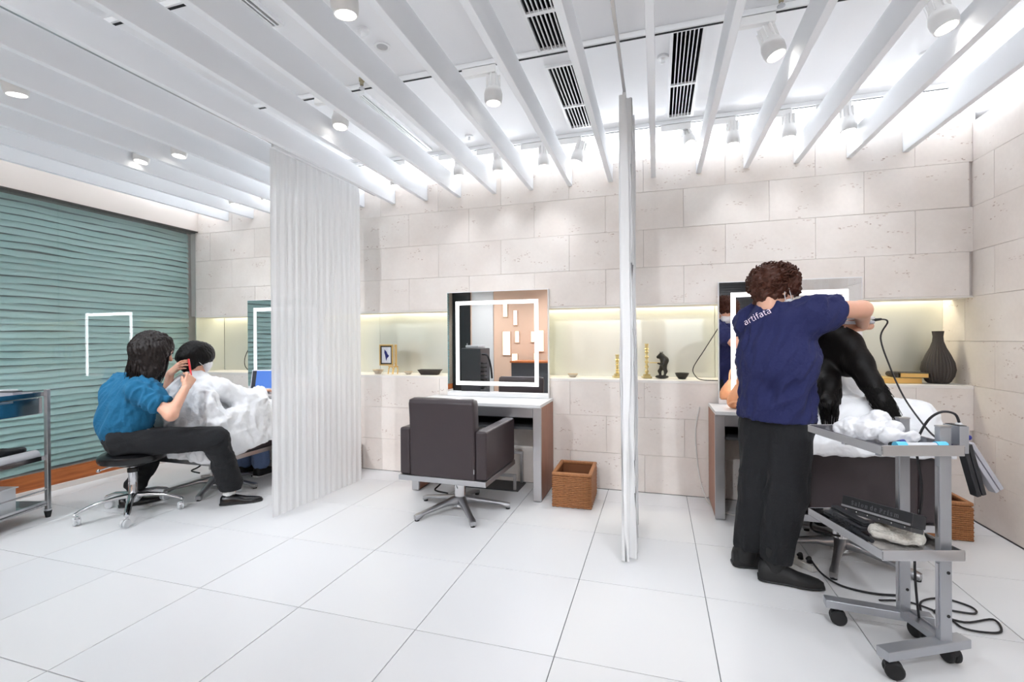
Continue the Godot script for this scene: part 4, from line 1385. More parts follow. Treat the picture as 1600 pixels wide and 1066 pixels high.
func niche_things() -> void:
	var Y := 0.903
	# vase with vertical ribs
	var v := thing("ribbed_vase", "dark brown bottle vase with vertical ribs in the niche corner", "vase", V(1.90, Y, -4.09))
	put("body", B().lathe([Vector2(0.0, 0.0), Vector2(0.055, 0.0), Vector2(0.068, 0.012), Vector2(0.086, 0.05), Vector2(0.095, 0.095), Vector2(0.088, 0.145), Vector2(0.068, 0.20), Vector2(0.045, 0.25), Vector2(0.031, 0.295), Vector2(0.028, 0.33), Vector2(0.033, 0.368), Vector2(0.026, 0.368), Vector2(0.022, 0.33), Vector2(0.0, 0.30)], 168, 28, 0.035), M.vase, v)
	# two books
	var b1 := thing("book", "thick tan book lying flat beneath the dark book in niche", "book", V(1.645, Y, -4.08), 0.12)
	put("pages", B().box(V(0, 0.02, 0), V(0.235, 0.034, 0.165)), M.paper, b1)
	put("cover", B().box(V(0, 0.0015, 0.0), V(0.245, 0.003, 0.175), 0.001).box(V(0, 0.0385, 0), V(0.245, 0.003, 0.175), 0.001).box(V(-0.122, 0.02, 0), V(0.003, 0.038, 0.175), 0.001), M.book_tan, b1)
	var b2 := thing("book", "dark leather book with ringed spine lying on the tan book", "book", V(1.70, Y + 0.0402, -4.075), -0.12)
	put("pages", B().box(V(0.03, 0.018, 0.002), V(0.155, 0.028, 0.15)), M.paper, b2)
	put("cover", B().box(V(0.02, 0.002, 0), V(0.20, 0.004, 0.16), 0.001).box(V(0.02, 0.034, 0), V(0.20, 0.004, 0.16), 0.001), M.book_cover, b2)
	put("spine", B().tube([V(-0.078, 0.0185, 0.08), V(-0.078, 0.0185, -0.08)], 0.0185, 14), M.book_cover, b2)
	for i in 4:
		put("spine_band", B().tube([V(-0.078, 0.0190, -0.06 + i * 0.04 - 0.004), V(-0.078, 0.0190, -0.06 + i * 0.04 + 0.004)], 0.0200, 14), M.bronze, b2)
	# bowls and dishes
	bowl(V(0.19, Y, -4.07), 0.055, 0.048, M.bronze, "dark metal bowl right of the frog figure", false)
	bowl(V(-0.70, Y, -4.07), 0.045, 0.03, M.porcelain, "small gilt-edged dish right of the middle mirror")
	bowl(V(-2.63, Y, -4.07), 0.055, 0.042, M.porcelain, "small gilt-edged bowl left of the folding picture frame")
	bowl(V(-2.29, Y, -4.06), 0.042, 0.028, M.porcelain, "small gilt-edged dish right of the gold frame stand")
	var tr := thing("wooden_tray", "dark taupe wooden tray with sloping sides in the niche", "tray", V(-2.06, Y, -4.06), 0.1)
	put("body", B().loft([[V(-0.08, 0, 0.03), V(0.08, 0, 0.03), V(0.08, 0, -0.03), V(-0.08, 0, -0.03)], [V(-0.105, 0.045, 0.05), V(0.105, 0.045, 0.05), V(0.105, 0.045, -0.05), V(-0.105, 0.045, -0.05)]]), M.vase, tr)
	put("rim", B().box(V(0, 0.046, 0.049), V(0.214, 0.005, 0.006)).box(V(0, 0.046, -0.049), V(0.214, 0.005, 0.006)).box(V(0.105, 0.046, 0), V(0.006, 0.005, 0.10)).box(V(-0.105, 0.046, 0), V(0.006, 0.005, 0.10)), M.bronze, tr)
	candlestick(-0.325, 0.195, "shorter brass candlestick left of the narrow curtain")
	candlestick(-0.085, 0.285, "taller brass candlestick beside the frog figure")
	# frog figure holding a tray
	var fr := thing("frog_figurine", "dark bronze upright frog figurine with small crown holding a tray", "figurine", V(0.035, Y, -4.08), 0.0)
	put("plinth", B().ball(V(0, 0.014, 0), V(0.055, 0.014, 0.04), 6, 20), M.bronze, fr)
	var s := Soft.new()
	s.chain([V(0.02, 0.02, 0.015), V(0.03, 0.06, 0.01), V(0.015, 0.10, 0.008)], [0.009, 0.012, 0.016], 0.015)
	s.chain([V(-0.01, 0.02, -0.01), V(-0.018, 0.06, -0.012), V(0.005, 0.10, -0.006)], [0.009, 0.012, 0.016], 0.015)
	s.cap(V(0.012, 0.10, 0), V(0.022, 0.15, 0), 0.026, 0.030, 0.02)
	s.cap(V(0.022, 0.15, 0), V(-0.004, 0.185, 0), 0.028, 0.024, 0.02)
	s.cap(V(-0.004, 0.185, 0), V(-0.03, 0.176, 0), 0.022, 0.013, 0.012)
	s.cap(V(-0.008, 0.205, 0.012), V(-0.006, 0.205, 0.012), 0.008, 0.008, 0.006).cap(V(-0.008, 0.205, -0.012), V(-0.006, 0.205, -0.012), 0.008, 0.008, 0.006)
	for k in [-1.0, 1.0]:
		s.chain([V(0.02, 0.155, 0.024 * k), V(0.008, 0.115, 0.034 * k), V(-0.03, 0.125, 0.022 * k)], [0.011, 0.009, 0.007], 0.01)
		s.cap(V(0.02 if k > 0 else -0.01, 0.02, 0.014 * k), V(-0.012 if k > 0 else -0.04, 0.018, 0.02 * k), 0.008, 0.007, 0.01)
	put("body", s.into(B(), 0.004), M.bronze, fr)
	var cr := B()
	for k in 5:
		var a := TAU * k / 5.0
		cr.tube([V(-0.004 + 0.010 * cos(a), 0.208, 0.010 * sin(a)), V(-0.004 + 0.013 * cos(a), 0.222, 0.013 * sin(a))], [0.004, 0.001], 6)
	put("crown", cr, M.bronze, fr)
	put("tray", B().box(V(-0.055, 0.130, 0), V(0.085, 0.007, 0.045), 0.003), M.brass, fr)
	# folding picture frame on a gold stand
	var gs := thing("frame_stand", "little gold arched stand under the folding picture frame", "stand", V(-2.46, Y, -4.07))
	for i in 2:
		var pts := []
		for k in 13:
			var a := PI * k / 12.0
			pts.append(V(-0.027 + 0.054 * i - 0.024 * cos(a), 0.036 + 0.036 * sin(a) * (1.0 if k > 0 and k < 12 else 0.0), 0))
		pts[0] = V(pts[0].x, 0.0, 0.012)
		pts[12] = V(pts[12].x, 0.0, 0.012)
		put("arch", B().tube(pts, 0.0055, 8), M.gold, gs)
	put("crossbar", B().tube([V(-0.055, 0.074, 0), V(0.055, 0.074, 0)], 0.0045, 8), M.gold, gs)
	var pf := thing("picture_frame", "folding gilt picture frame with a blue cloaked figure print", "picture frame", V(-2.455, Y + 0.081, -4.075))
	for i in 2:
		var w: float = [0.145, 0.13][i]
		var xf := Transform3D(Basis(Vector3.UP, 0.06), V(-0.085, 0, 0)) if i == 0 else Transform3D(Basis(Vector3.UP, -0.95), V(0.045, 0, 0.045))
		var g := B()
		g.xf = xf
		g.box(V(0, 0.2, 0), V(w, 0.012, 0.016), 0.002).box(V(0, 0.006, 0), V(w, 0.012, 0.016), 0.002)
		for k in [-1.0, 1.0]:
			g.box(V(k * (w * 0.5 - 0.006), 0.103, 0), V(0.012, 0.184, 0.016), 0.002)
		var leaf := put("frame_leaf", g, M.gold, pf)
		put("mount", BX(xf).box(V(0, 0.103, -0.003), V(w - 0.022, 0.186, 0.004)), M.book_cover, leaf)
		put("print", BX(xf).box(V(0, 0.103, 0.0005), V(w - 0.05, 0.155, 0.003)), M.print_paper, leaf)
		var poly := PackedVector2Array([Vector2(-0.018, 0.055), Vector2(-0.008, 0.045), Vector2(0.006, 0.03), Vector2(0.012, 0.012), Vector2(0.030, -0.005), Vector2(0.024, -0.02), Vector2(0.010, -0.03), Vector2(0.0, -0.058), Vector2(-0.006, -0.03), Vector2(-0.012, 0.0), Vector2(-0.020, 0.022)])
		if i == 1:
			for k in poly.size():
				poly[k] = Vector2(-poly[k].x * 0.5, poly[k].y * 0.5)
		put("blue_figure", BX(xf * Transform3D(Basis(), V(0, 0.103, 0.0032))).prism(poly, 0.001), M.print_blue, leaf)
	# cables by the mirrors
	tag(put("mirror_cable", B().tube(curve([V(0.45, 1.31, -3.95), V(0.346, 1.135, -3.955), V(0.268, 1.0, -3.955), V(0.285, 0.935, -3.955), V(0.33, 0.908, -3.95), V(0.45, 0.906, -3.94)]), 0.004, 6), M.cord_dark), "dark cable hanging in the niche left of the right mirror", "cable")
	tag(put("mirror_cable", B().tube(curve([V(-4.10, 1.17, -3.95), V(-4.165, 1.06, -3.955), V(-4.165, 0.97, -3.955), V(-4.10, 0.915, -3.95)]), 0.004, 6), M.cord_dark), "dark cable hanging in the niche left of the left mirror", "cable")
	tag(put("desk_cable", B().tube(curve([V(0.31, 0.70, -3.915), V(0.28, 0.52, -3.92), V(0.29, 0.30, -3.915), V(0.32, 0.10, -3.90), V(0.36, 0.01, -3.78), V(0.45, 0.007, -3.60), V(0.70, 0.007, -3.52)]), 0.005, 6), M.cord_white), "white cable running down beside the right desk to the floor", "cable")

func desk_things() -> void:
	# laptop on the left desk
	var lp := thing("laptop", "open laptop with a blue screen on the left desk", "laptop", V(-3.66, 0.7362, -3.64), 0.30)
	put("base", B().box(V(0, 0.008, 0), V(0.30, 0.015, 0.205), 0.004), M.iron_grey, lp)
	var keys := B()
	for r in 5:
		for k in 12:
			keys.box(V(-0.121 + k * 0.022, 0.0165, -0.07 + r * 0.02), V(0.017, 0.003, 0.015))
	put("keyboard", keys, M.iron_pale, lp)
	var lx := Transform3D(Basis(V(1, 0, 0), -0.24), V(0, 0.016, -0.10))
	put("lid", BX(lx).box(V(0, 0.10, -0.004), V(0.30, 0.20, 0.007), 0.003), M.iron_grey, lp)
	put("screen", BX(lx).box(V(0.02, 0.103, 0.0005), V(0.24, 0.172, 0.002)), M.screen_blue, lp)
	put("screen_sidebar", BX(lx).box(V(-0.12, 0.103, 0.0005), V(0.04, 0.172, 0.002)), M.screen_dark, lp)
	# bag on the right desk
	var bg := thing("handbag", "peach leather handbag with long strap on the right desk", "handbag", V(0.60, 0.7355, -3.66), 0.2)
	var s := Soft.new()
	s.cap(V(-0.09, 0.045, 0), V(0.09, 0.045, 0), 0.045, 0.045, 0.03).cap(V(-0.07, 0.10, -0.01), V(0.07, 0.10, -0.01), 0.035, 0.035, 0.05).cap(V(-0.05, 0.15, -0.02), V(0.05, 0.15, -0.02), 0.02, 0.02, 0.05)
	s.cut(V(0, 0.0, 0), V(0, -1, 0))
	var nz := FastNoiseLite.new()
	nz.seed = 4
	nz.frequency = 12.0
	put("body", s.into(B(), 0.008, func(p, _n): return 0.008 * nz.get_noise_3dv(p)), M.peach_leather, bg)
	put("handle", B().tube(curve([V(-0.06, 0.15, -0.01), V(-0.05, 0.24, 0.0), V(0.0, 0.27, 0.0), V(0.05, 0.24, 0.0), V(0.06, 0.15, -0.01)]), 0.007, 8), M.peach_leather, bg)
	put("strap", B().tube(curve([V(-0.13, 0.03, 0.02), V(-0.115, 0.06, 0.10), V(-0.03, 0.02, 0.19), V(-0.01, 0.012, 0.213), V(0.0, -0.06, 0.222), V(0.01, -0.22, 0.222)]), 0.007, 8), M.peach_leather, bg)
	# power strip on the floor beneath the right chair
	var ps := thing("power_strip", "white power strip with two black plugs on the floor by the boots", "power strip", V(0.735, 0, -2.90), -0.9)
	put("body", B().box(V(0, 0.018, 0), V(0.17, 0.034, 0.05), 0.004), M.cord_white, ps)
	for i in 2:
		put("plug", B().tube([V(0.0 + i * 0.05, 0.034, 0), V(0.005 + i * 0.05, 0.062, 0.01), V(0.01 + i * 0.05, 0.066, 0.035)], [0.014, 0.013, 0.006], 10), M.black, ps)
	tag(put("plug_cord", B().tube(curve([V(0.77, 0.055, -2.86), V(0.80, 0.02, -2.78), V(0.86, 0.007, -2.70), V(0.98, 0.007, -2.66), V(1.12, 0.007, -2.68)]), 0.005, 6), M.cord_dark), "dark cord running from the power strip along the floor", "cord")

# ---------------------------------------------------------------- what the mirrors show behind the camera
func behind() -> void:
	var rec := [[-3.45, 1.95, 0.10, 0.34], [-3.20, 1.75, 0.09, 0.34], [-3.42, 1.15, 0.18, 0.55], [-3.16, 1.30, 0.09, 0.26], [-3.22, 0.72, 0.13, 0.36], [-2.78, 1.30, 0.07, 0.24], [-2.58, 1.20, 0.12, 0.48], [-2.70, 0.80, 0.09, 0.22]]
	var names := ["highest lit slot on the peach wall shown in the middle mirror", "second highest lit slot on the peach wall in the middle mirror", "largest lit slot on the peach wall in the middle mirror", "small lit slot just right of the largest one in the middle mirror", "lit slot beneath the largest one in the middle mirror", "small lit slot just left of the mirror's right glowing bar", "tall lit slot crossed by the mirror's right glowing bar", "low lit slot close above the counter in the middle mirror"]
	for i in rec.size():
		var q: Array = rec[i]
		var t := thing("wall_light", names[i], "wall light", V(q[0], q[1], ZB), PI, "lit rectangles on the peach wall")
		put("glowing_face", B().box(V(0, 0, 0.010), V(q[2], q[3], 0.010)), M.lit_recess, t)
		var f := B()
		for k in [-1.0, 1.0]:
			f.box(V(k * (q[2] * 0.5 + 0.006), 0, 0.012), V(0.012, q[3] + 0.024, 0.024))
			f.box(V(0, k * (q[3] * 0.5 + 0.006), 0.012), V(q[2], 0.012, 0.024))
		put("frame", f, M.peach, t)
	var mc := thing("perm_machine", "grey floor-standing perm machine seen in the middle mirror", "machine", V(-3.45, 0, 1.05), 0.2)
	put("body", B().box(V(0, 0.56, 0), V(0.46, 1.02, 0.36), 0.02), M.machine, mc)
	put("top_tray", B().box(V(0, 1.10, 0), V(0.30, 0.05, 0.26), 0.01), M.white, mc)
	for i in 7:
		put("side_fin", B().box(V(0.25, 0.30 + 0.08 * i, -0.1), V(0.08, 0.03, 0.14), 0.006), M.black, mc)
	put("hose", B().tube(curve([V(0.26, 0.95, -0.16), V(0.40, 0.93, -0.20), V(0.48, 0.75, -0.22), V(0.50, 0.50, -0.2)]), 0.018, 8), M.black, mc)
	for k in 4:
		castor(mc, V(-0.17 + 0.34 * (k % 2), 0, -0.12 + 0.24 * (k / 2)), 0.5, 0.022, M.rubber, M.rubber)
	var co := thing("reception_counter", "dark counter with orange wooden top seen in the middle mirror", "counter", V(-2.35, 0, 2.55))
	put("body", B().box(V(0, 0.36, 0), V(1.5, 0.72, 0.45), 0.004), M.dark_grey, co)
	put("top", B().box(V(0, 0.74, 0), V(1.56, 0.04, 0.50), 0.004), M.orange_wood, co)

# ---------------------------------------------------------------- people
func wrinkle(seed_: int, axis: Vector3, along: float, across: float, amp: float) -> Callable:
	var n := FastNoiseLite.new()
	n.seed = seed_
	n.frequency = 1.0
	n.fractal_octaves = 2
	var ax := axis.normalized()
	return func(p: Vector3, _n: Vector3) -> float:
		var a := p.dot(ax)
		var q := (p - ax * a) * across + ax * (a * along)
		return amp * n.get_noise_3dv(q)

func crease(seed_: int, axis: Vector3, along: float, across: float, amp: float) -> Callable:
	# sharp folds of cloth that run along an axis, broken up by a second set
	var n := FastNoiseLite.new()
	n.seed = seed_
	n.frequency = 1.0
	n.fractal_octaves = 1
	var ax := axis.normalized()
	return func(p: Vector3, _n: Vector3) -> float:
		var a := p.dot(ax)
		var q := (p - ax * a) * across + ax * (a * along)
		var w := clampf(n.get_noise_3dv(p * 3.0 + Vector3.ONE * 7.0) * 1.6 + 0.55, 0.0, 1.0)
		return amp * w * (0.35 - 1.5 * absf(n.get_noise_3dv(q))) + amp * 0.25 * n.get_noise_3dv(q * 2.3)

func hand(mb: MB, wrist: Vector3, dir: Vector3, palm: Vector3, thumb: Vector3, curl: Array, spread := 0.12, thumb_in := 0.4) -> void:
	# dir: wrist to knuckles; palm: the way the palm faces; thumb: the side of the thumb
	dir = dir.normalized()
	palm = (palm - dir * palm.dot(dir)).normalized()
	thumb = (thumb - dir * thumb.dot(dir) - palm * thumb.dot(palm)).normalized()
	var s := Soft.new()
	s.cap(wrist - dir * 0.03, wrist + dir * 0.015, 0.024, 0.023, 0.02, palm, 0.8)
	var len := [0.072, 0.080, 0.074, 0.058]
	for i in 4:
		var lat := 0.030 - 0.020 * i
		var k := wrist + dir * (0.088 - 0.004 * absf(i - 1.0)) + thumb * lat
		s.cap(wrist + dir * 0.01 + thumb * lat * 0.6, k, 0.0135, 0.0105, 0.012, palm, 0.9)
		var d := (dir + thumb * spread * (1.5 - i) * 0.5).normalized()
		var p := k
		for j in 3:
			d = d.rotated(d.cross(palm).normalized(), curl[j] * (1.0 + 0.08 * i))
			var l: float = len[i] * [0.45, 0.31, 0.24][j]
			s.cap(p, p + d * l, 0.0094 - 0.0010 * j - 0.0004 * i, 0.0088 - 0.0012 * j - 0.0004 * i, 0.004)
			p += d * l
	var b := wrist + dir * 0.022 + thumb * 0.022 + palm * 0.006
	var td := (dir * 0.75 + thumb * (0.8 - thumb_in) + palm * thumb_in).normalized()
	s.cap(wrist + dir * 0.012 + thumb * 0.012, b + td * 0.03, 0.015, 0.0125, 0.012)
	var t2 := (td + dir * 0.3 - thumb * thumb_in * 0.4 + palm * thumb_in * 0.4).normalized()
	s.cap(b + td * 0.03, b + td * 0.03 + t2 * 0.030, 0.0112, 0.010, 0.005)
	var t3 := (t2 + palm * thumb_in * 0.5).normalized()
	s.cap(b + td * 0.03 + t2 * 0.030, b + td * 0.03 + t2 * 0.030 + t3 * 0.022, 0.010, 0.0082, 0.004)
	s.into(mb, 0.0034)

func head(mb: MB, c: Vector3, f: Vector3, up: Vector3, neck: Vector3) -> void:
	f = f.normalized()
	up = (up - f * up.dot(f)).normalized()
	var lat := f.cross(up)
	var s := Soft.new()
	s.cap(c + up * 0.025 - f * 0.022, c + up * 0.022 + f * 0.018, 0.086, 0.080, 0.03, lat, 0.88)
	s.cap(c - up * 0.03 + f * 0.03, c - up * 0.085 + f * 0.052, 0.064, 0.034, 0.03, lat, 0.9)
	s.cap(c + up * 0.03 + f * 0.082, c + up * 0.03 + f * 0.083, 0.022, 0.022, 0.03, lat, 2.0)
	s.cap(c - up * 0.002 + f * 0.098, c - up * 0.034 + f * 0.112, 0.008, 0.0125, 0.012)
	s.cap(c - up * 0.062 + f * 0.094 - lat * 0.012, c - up * 0.062 + f * 0.094 + lat * 0.012, 0.007, 0.007, 0.008)
	for k in [-1.0, 1.0]:
		s.cap(c - up * 0.028 + lat * k * 0.078 - f * 0.005, c + up * 0.012 + lat * k * 0.084 - f * 0.012, 0.010, 0.015, 0.006, lat, 0.55)
		s.cap(c - up * 0.02 + f * 0.065 + lat * k * 0.04, c - up * 0.03 + f * 0.06 + lat * k * 0.045, 0.022, 0.02, 0.03)
	s.cap(c - up * 0.06 - f * 0.02, neck, 0.056, 0.060, 0.04)
	s.into(mb, 0.0052)

func face_parts(t: Node3D, c: Vector3, f: Vector3, up: Vector3, masked := true) -> void:
	f = f.normalized()
	up = (up - f * up.dot(f)).normalized()
	var lat := f.cross(up)
	for k in [-1.0, 1.0]:
		var e := put("eye", B().ball(c + up * 0.004 + f * 0.084 + lat * k * 0.032, Vector3.ONE * 0.0115, 8, 12), M.white, t)
		put("iris", B().ball(c + up * 0.004 + f * 0.0925 + lat * k * 0.032, Vector3.ONE * 0.0048, 6, 10), M.black, e)
	if masked:
		var s := Soft.new()
		s.cap(c - up * 0.035 + f * 0.092, c - up * 0.085 + f * 0.078, 0.030, 0.026, 0.03, lat, 1.5)
		s.cap(c - up * 0.05 + f * 0.065 - lat * 0.045, c - up * 0.05 + f * 0.065 + lat * 0.045, 0.034, 0.034, 0.03)
		var m := put("face_mask", s.into(B(), 0.006), M.mask, t)
		for k in [-1.0, 1.0]:
			put("ear_loop", B().tube(curve([c - up * 0.035 + f * 0.065 + lat * k * 0.074, c - up * 0.01 + f * 0.02 + lat * k * 0.086, c + up * 0.012 - f * 0.018 + lat * k * 0.088, c - up * 0.03 - f * 0.01 + lat * k * 0.084, c - up * 0.075 + f * 0.055 + lat * k * 0.066]), 0.0022, 6), M.mask, m)

func shoe(t: Node3D, called: String, heel: Vector3, toe: Vector3, w: float, ank: float, m: Material, tone: Material, pointed := 0.7) -> void:
	var d := (toe - heel)
	var l := d.length()
	d = d.normalized()
	var xf := Transform3D(Basis(d, Vector3.UP, d.cross(Vector3.UP)), heel)
	var up := []
	var sole := []
	for q in [[0.0, 0.55, 0.70], [0.03, 0.80, 0.95], [0.12, 0.95, 1.0], [0.30, 0.90, 1.0], [0.45, 0.88, 0.78], [0.62, 1.0, 0.55], [0.80, 0.95, 0.44], [0.93, pointed, 0.34], [1.0, pointed * 0.45, 0.22]]:
		var r := []
		var r2 := []
		var hw: float = w * 0.5 * q[1]
		var hh: float = ank * q[2]
		for k in 14:
			var a := TAU * k / 14.0
			var ca := cos(a)
			var sa := sin(a)
			r.append(V(q[0] * l, 0.012 + maxf(0.0, sa) * hh + minf(0.0, sa) * 0.004, signf(ca) * pow(absf(ca), 0.7) * hw))
			r2.append(V(q[0] * l + (q[0] - 0.5) * 0.008, 0.008 + 0.008 * sa, signf(ca) * pow(absf(ca), 0.6) * (hw + 0.004)))
		up.append(r)
		sole.append(r2)
	var o := put(called, BX(xf).loft(up), m, t)
	put("sole", BX(xf).loft(sole), tone, o)

func strands(mb: MB, roots: Array, bend: Callable, steps: int, r0: float) -> void:
	for q in roots:
		var pts := []
		var rad := []
		for i in steps + 1:
			var a := float(i) / steps
			pts.append(bend.call(q, a))
			rad.append(r0 * (1.0 - 0.8 * a * a))
		mb.tube(pts, rad, 5, true)

func seated_stylist() -> void:
	var t := thing("person", "seated stylist in a teal T-shirt and black trousers, holding a red comb", "person")
	var F := V(0.43, 0, -0.90).normalized()
	var R := V(0.90, 0, 0.43).normalized()
	var hc := V(-3.440, 1.165, -2.485)
	var hf := V(0.62, -0.30, -0.72).normalized()
	var neck := V(-3.545, 1.00, -2.455)
	var chest := V(-3.600, 0.83, -2.44)
	var pel := V(-3.655, 0.545, -2.435)
	var rs := V(-3.385, 0.905, -2.375)
	var re := V(-3.150, 0.735, -2.385)
	var rw := V(-3.215, 0.905, -2.545)
	var ls := V(-3.845, 0.925, -2.535)
	var le := V(-3.690, 0.80, -2.76)
	var lw := V(-3.630, 0.985, -2.745)
	var rk := V(-3.085, 0.520, -2.665)
	var ra := V(-3.110, 0.10, -2.810)
	var lk := V(-3.86, 0.475, -2.86)
	var la := V(-3.775, 0.095, -2.585)
	var body := B()
	var s := Soft.new()
	s.cap(pel, chest, 0.11, 0.12, 0.05, F, 0.75).cap(chest, neck - V(0, 0.03, 0), 0.11, 0.055, 0.05).cap(ls.lerp(chest, 0.1), rs.lerp(chest, 0.1), 0.05, 0.05, 0.04)
	s.chain([rs, re, rw], [0.047, 0.040, 0.027], 0.025)
	s.chain([ls, le, lw], [0.047, 0.038, 0.027], 0.025)
	s.chain([pel + R * 0.09, rk, ra], [0.075, 0.055, 0.042], 0.03)
	s.chain([pel - R * 0.09, lk, la], [0.075, 0.055, 0.042], 0.03)
	s.into(body, 0.012)
	head(body, hc, hf, V(0.15, 1, 0), neck)
	hand(body, rw, V(-0.15, 0.75, -0.55), V(-0.9, 0.15, -0.35), V(-0.1, 0.5, 0.85), [0.75, 0.85, 0.5], 0.1, 0.55)
	hand(body, lw, V(0.75, 0.55, -0.1), V(0.15, -0.35, -0.9), V(0.2, 0.65, 0.5), [0.25, 0.35, 0.3], 0.12, 0.35)
	put("body", body, M.skin, t)
	face_parts(t, hc, hf, V(0.15, 1, 0), false)
	# shirt
	var sh := Soft.new()
	sh.cap(pel + V(0.01, 0.06, 0), chest - V(0, 0.05, 0), 0.160, 0.166, 0.06, F, 0.82)
	sh.cap(chest - V(0, 0.05, 0), chest + V(0.02, 0.06, 0), 0.164, 0.125, 0.06, F, 0.8)
	sh.cap(V(-3.74, 0.85, -2.46), V(-3.70, 0.70, -2.44), 0.125, 0.13, 0.08)
	sh.cap(ls + V(0.02, -0.02, 0), rs + V(-0.01, -0.02, 0), 0.078, 0.078, 0.06)
	sh.cap(neck - V(0.01, 0.07, 0), neck - V(0.0, 0.035, 0), 0.085, 0.068, 0.05)
	sh.cap(rs, rs.lerp(re, 0.52), 0.074, 0.082, 0.10)
	sh.cut(rs + (re - rs) * 0.72, (re - rs).normalized())
	sh.cap(ls, ls.lerp(le, 0.75), 0.075, 0.085, 0.04)
	sh.cap(pel + V(-0.03, 0.11, 0.02), pel + V(0.05, 0.11, 0), 0.158, 0.155, 0.05, F, 0.85)
	sh.cut(V(0, 0.585, 0), V(0.06, -1, 0.02).normalized())
	var dir := (re - rs).normalized()
	put("shirt", sh.into(B(), 0.010, crease(41, V(0.55, 0.75, 0.1), 2.0, 11.0, 0.022)), M.teal_shirt, t)
	# trousers and belt
	var tr := Soft.new()
	tr.cap(pel - R * 0.075, pel + R * 0.075, 0.125, 0.125, 0.05)
	tr.cap(pel + V(0, 0.04, 0), pel + V(0, 0.07, 0), 0.142, 0.150, 0.04, F, 0.85)
	tr.chain([pel + R * 0.085 + V(0, -0.01, 0), rk, ra + V(0, 0.05, 0)], [0.118, 0.083, 0.085], 0.035)
	tr.chain([pel - R * 0.085 + V(0, -0.01, 0), lk, la + V(0, 0.06, 0)], [0.112, 0.080, 0.070], 0.035)
	tr.cut(V(0, 0.61, 0), V(0, 1, 0))
	tr.cut(V(0, 0.452, 0) if false else V(0, 0.10, 0), V(0, -1, 0))
	put("trousers", tr.into(B(), 0.0105, crease(42, V(0.8, 0.3, -0.5), 2.5, 10.0, 0.014)), M.black_cloth, t)
	var bl := B()
	var ring := []
	for k in 28:
		var a := TAU * k / 28.0
		ring.append(pel + V(0, 0.05, 0) + R * cos(a) * 0.155 + F * sin(a) * 0.128)
	ring.append(ring[0])
	put("belt", bl.tube(ring, 0.012, 6, false), M.black, t)
	# socks and loafers
	put("sock", B().tube([ra + V(-0.005, -0.07, 0.01), ra + V(0, 0.16, 0)], [0.040, 0.058], 14), M.sock, t)
	put("sock", B().tube([la + V(0, -0.06, 0), la + V(0, 0.10, 0)], [0.036, 0.048], 14), M.sock, t)
	shoe(t, "loafer", V(-3.145, 0.0, -2.755), V(-2.925, 0.0, -2.925), 0.092, 0.062, M.black_shoe, M.black)
	shoe(t, "loafer", V(-3.83, 0.0, -2.50), V(-3.70, 0.0, -2.72), 0.092, 0.062, M.black_shoe, M.black)
	# hair down to the shoulders
	var h := Soft.new()
	h.cap(hc + V(-0.015, 0.035, 0.01), hc + V(0.005, 0.03, -0.01), 0.112, 0.108, 0.03)
	h.cap(hc + V(-0.055, 0.0, 0.03), hc + V(-0.11, -0.135, 0.03), 0.085, 0.060, 0.05)
	h.cap(hc + V(-0.11, -0.135, 0.03), hc + V(-0.185, -0.215, 0.045), 0.055, 0.020, 0.04)
	h.cap(hc + V(0.035, 0.01, 0.06), hc + V(0.045, -0.17, 0.07), 0.064, 0.042, 0.05)
	h.cap(hc + V(0.085, 0.01, 0.03), hc + V(0.085, -0.13, 0.03), 0.045, 0.030, 0.05)
	h.cap(hc + V(-0.02, 0.0, 0.07), hc + V(-0.02, -0.13, 0.085), 0.062, 0.045, 0.05)
	h.cap(hc + V(-0.08, 0.0, -0.06), hc + V(-0.12, -0.12, -0.05), 0.055, 0.035, 0.05)
	h.cap(hc + V(0.055, -0.16, 0.07), hc + V(0.085, -0.245, 0.05), 0.034, 0.010, 0.03)
	var hm := h.into(B(), 0.0065, wrinkle(43, V(-0.25, 1, 0.05), 9.0, 60.0, 0.010))
	var r := RandomNumberGenerator.new()
	r.seed = 8
	var roots := []
	for i in 420:
		var a := r.randf_range(-0.5, 3.9)
		var o := V(cos(a) * 0.1, 0, sin(a) * 0.1)
		roots.append([hc + V(-0.01, 0.04 + r.randf_range(-0.03, 0.06), 0.0) + o * r.randf_range(0.8, 1.06), o, r.randf_range(0.22, 0.38), r.randf() * 6.0, -o.x * 0.5 - 0.25 + r.randf_range(-0.1, 0.2)])
	strands(hm, roots, func(q, a): return q[0] + V(q[4] * 0.5 * a * a * q[2] * 2.0, -q[2] * a, 0.12 * a * a * q[2]) + q[1] * (0.35 * sin(a * 2.6) - 0.30 * a) + V(sin(a * 5.0 + q[3]), 0, cos(a * 5.0 + q[3])) * 0.007 * a, 9, 0.0030)
	put("hair", hm, M.hair_brown, t)
	# the comb in the right hand
	var c := thing("tail_comb", "red plastic comb upright in the seated stylist's hand", "comb")
	var p0 := V(-3.246, 0.955, -2.615)
	var p1 := V(-3.315, 1.10, -2.645)
	put("spine", B().tube([p0, p1], [0.0065, 0.0075], 8), M.red, c)
	var te := B()
	for i in 16:
		var q := p0.lerp(p1, 0.42 + 0.55 * i / 15.0)
		te.tube([q, q + V(-0.016, -0.008, -0.006)], 0.0013, 4)
	put("teeth", te, M.red, c)

func drape(s: Soft, a0: Vector3, b0: Vector3, a1: Vector3, b1: Vector3, n: int, r: float) -> void:
	# a hanging fall of cloth: level rolls from the upper line a0 b0 down to the lower line a1 b1
	for i in n:
		var q := float(i) / (n - 1)
		s.cap(a0.lerp(a1, q), b0.lerp(b1, q), r, r, 0.09)

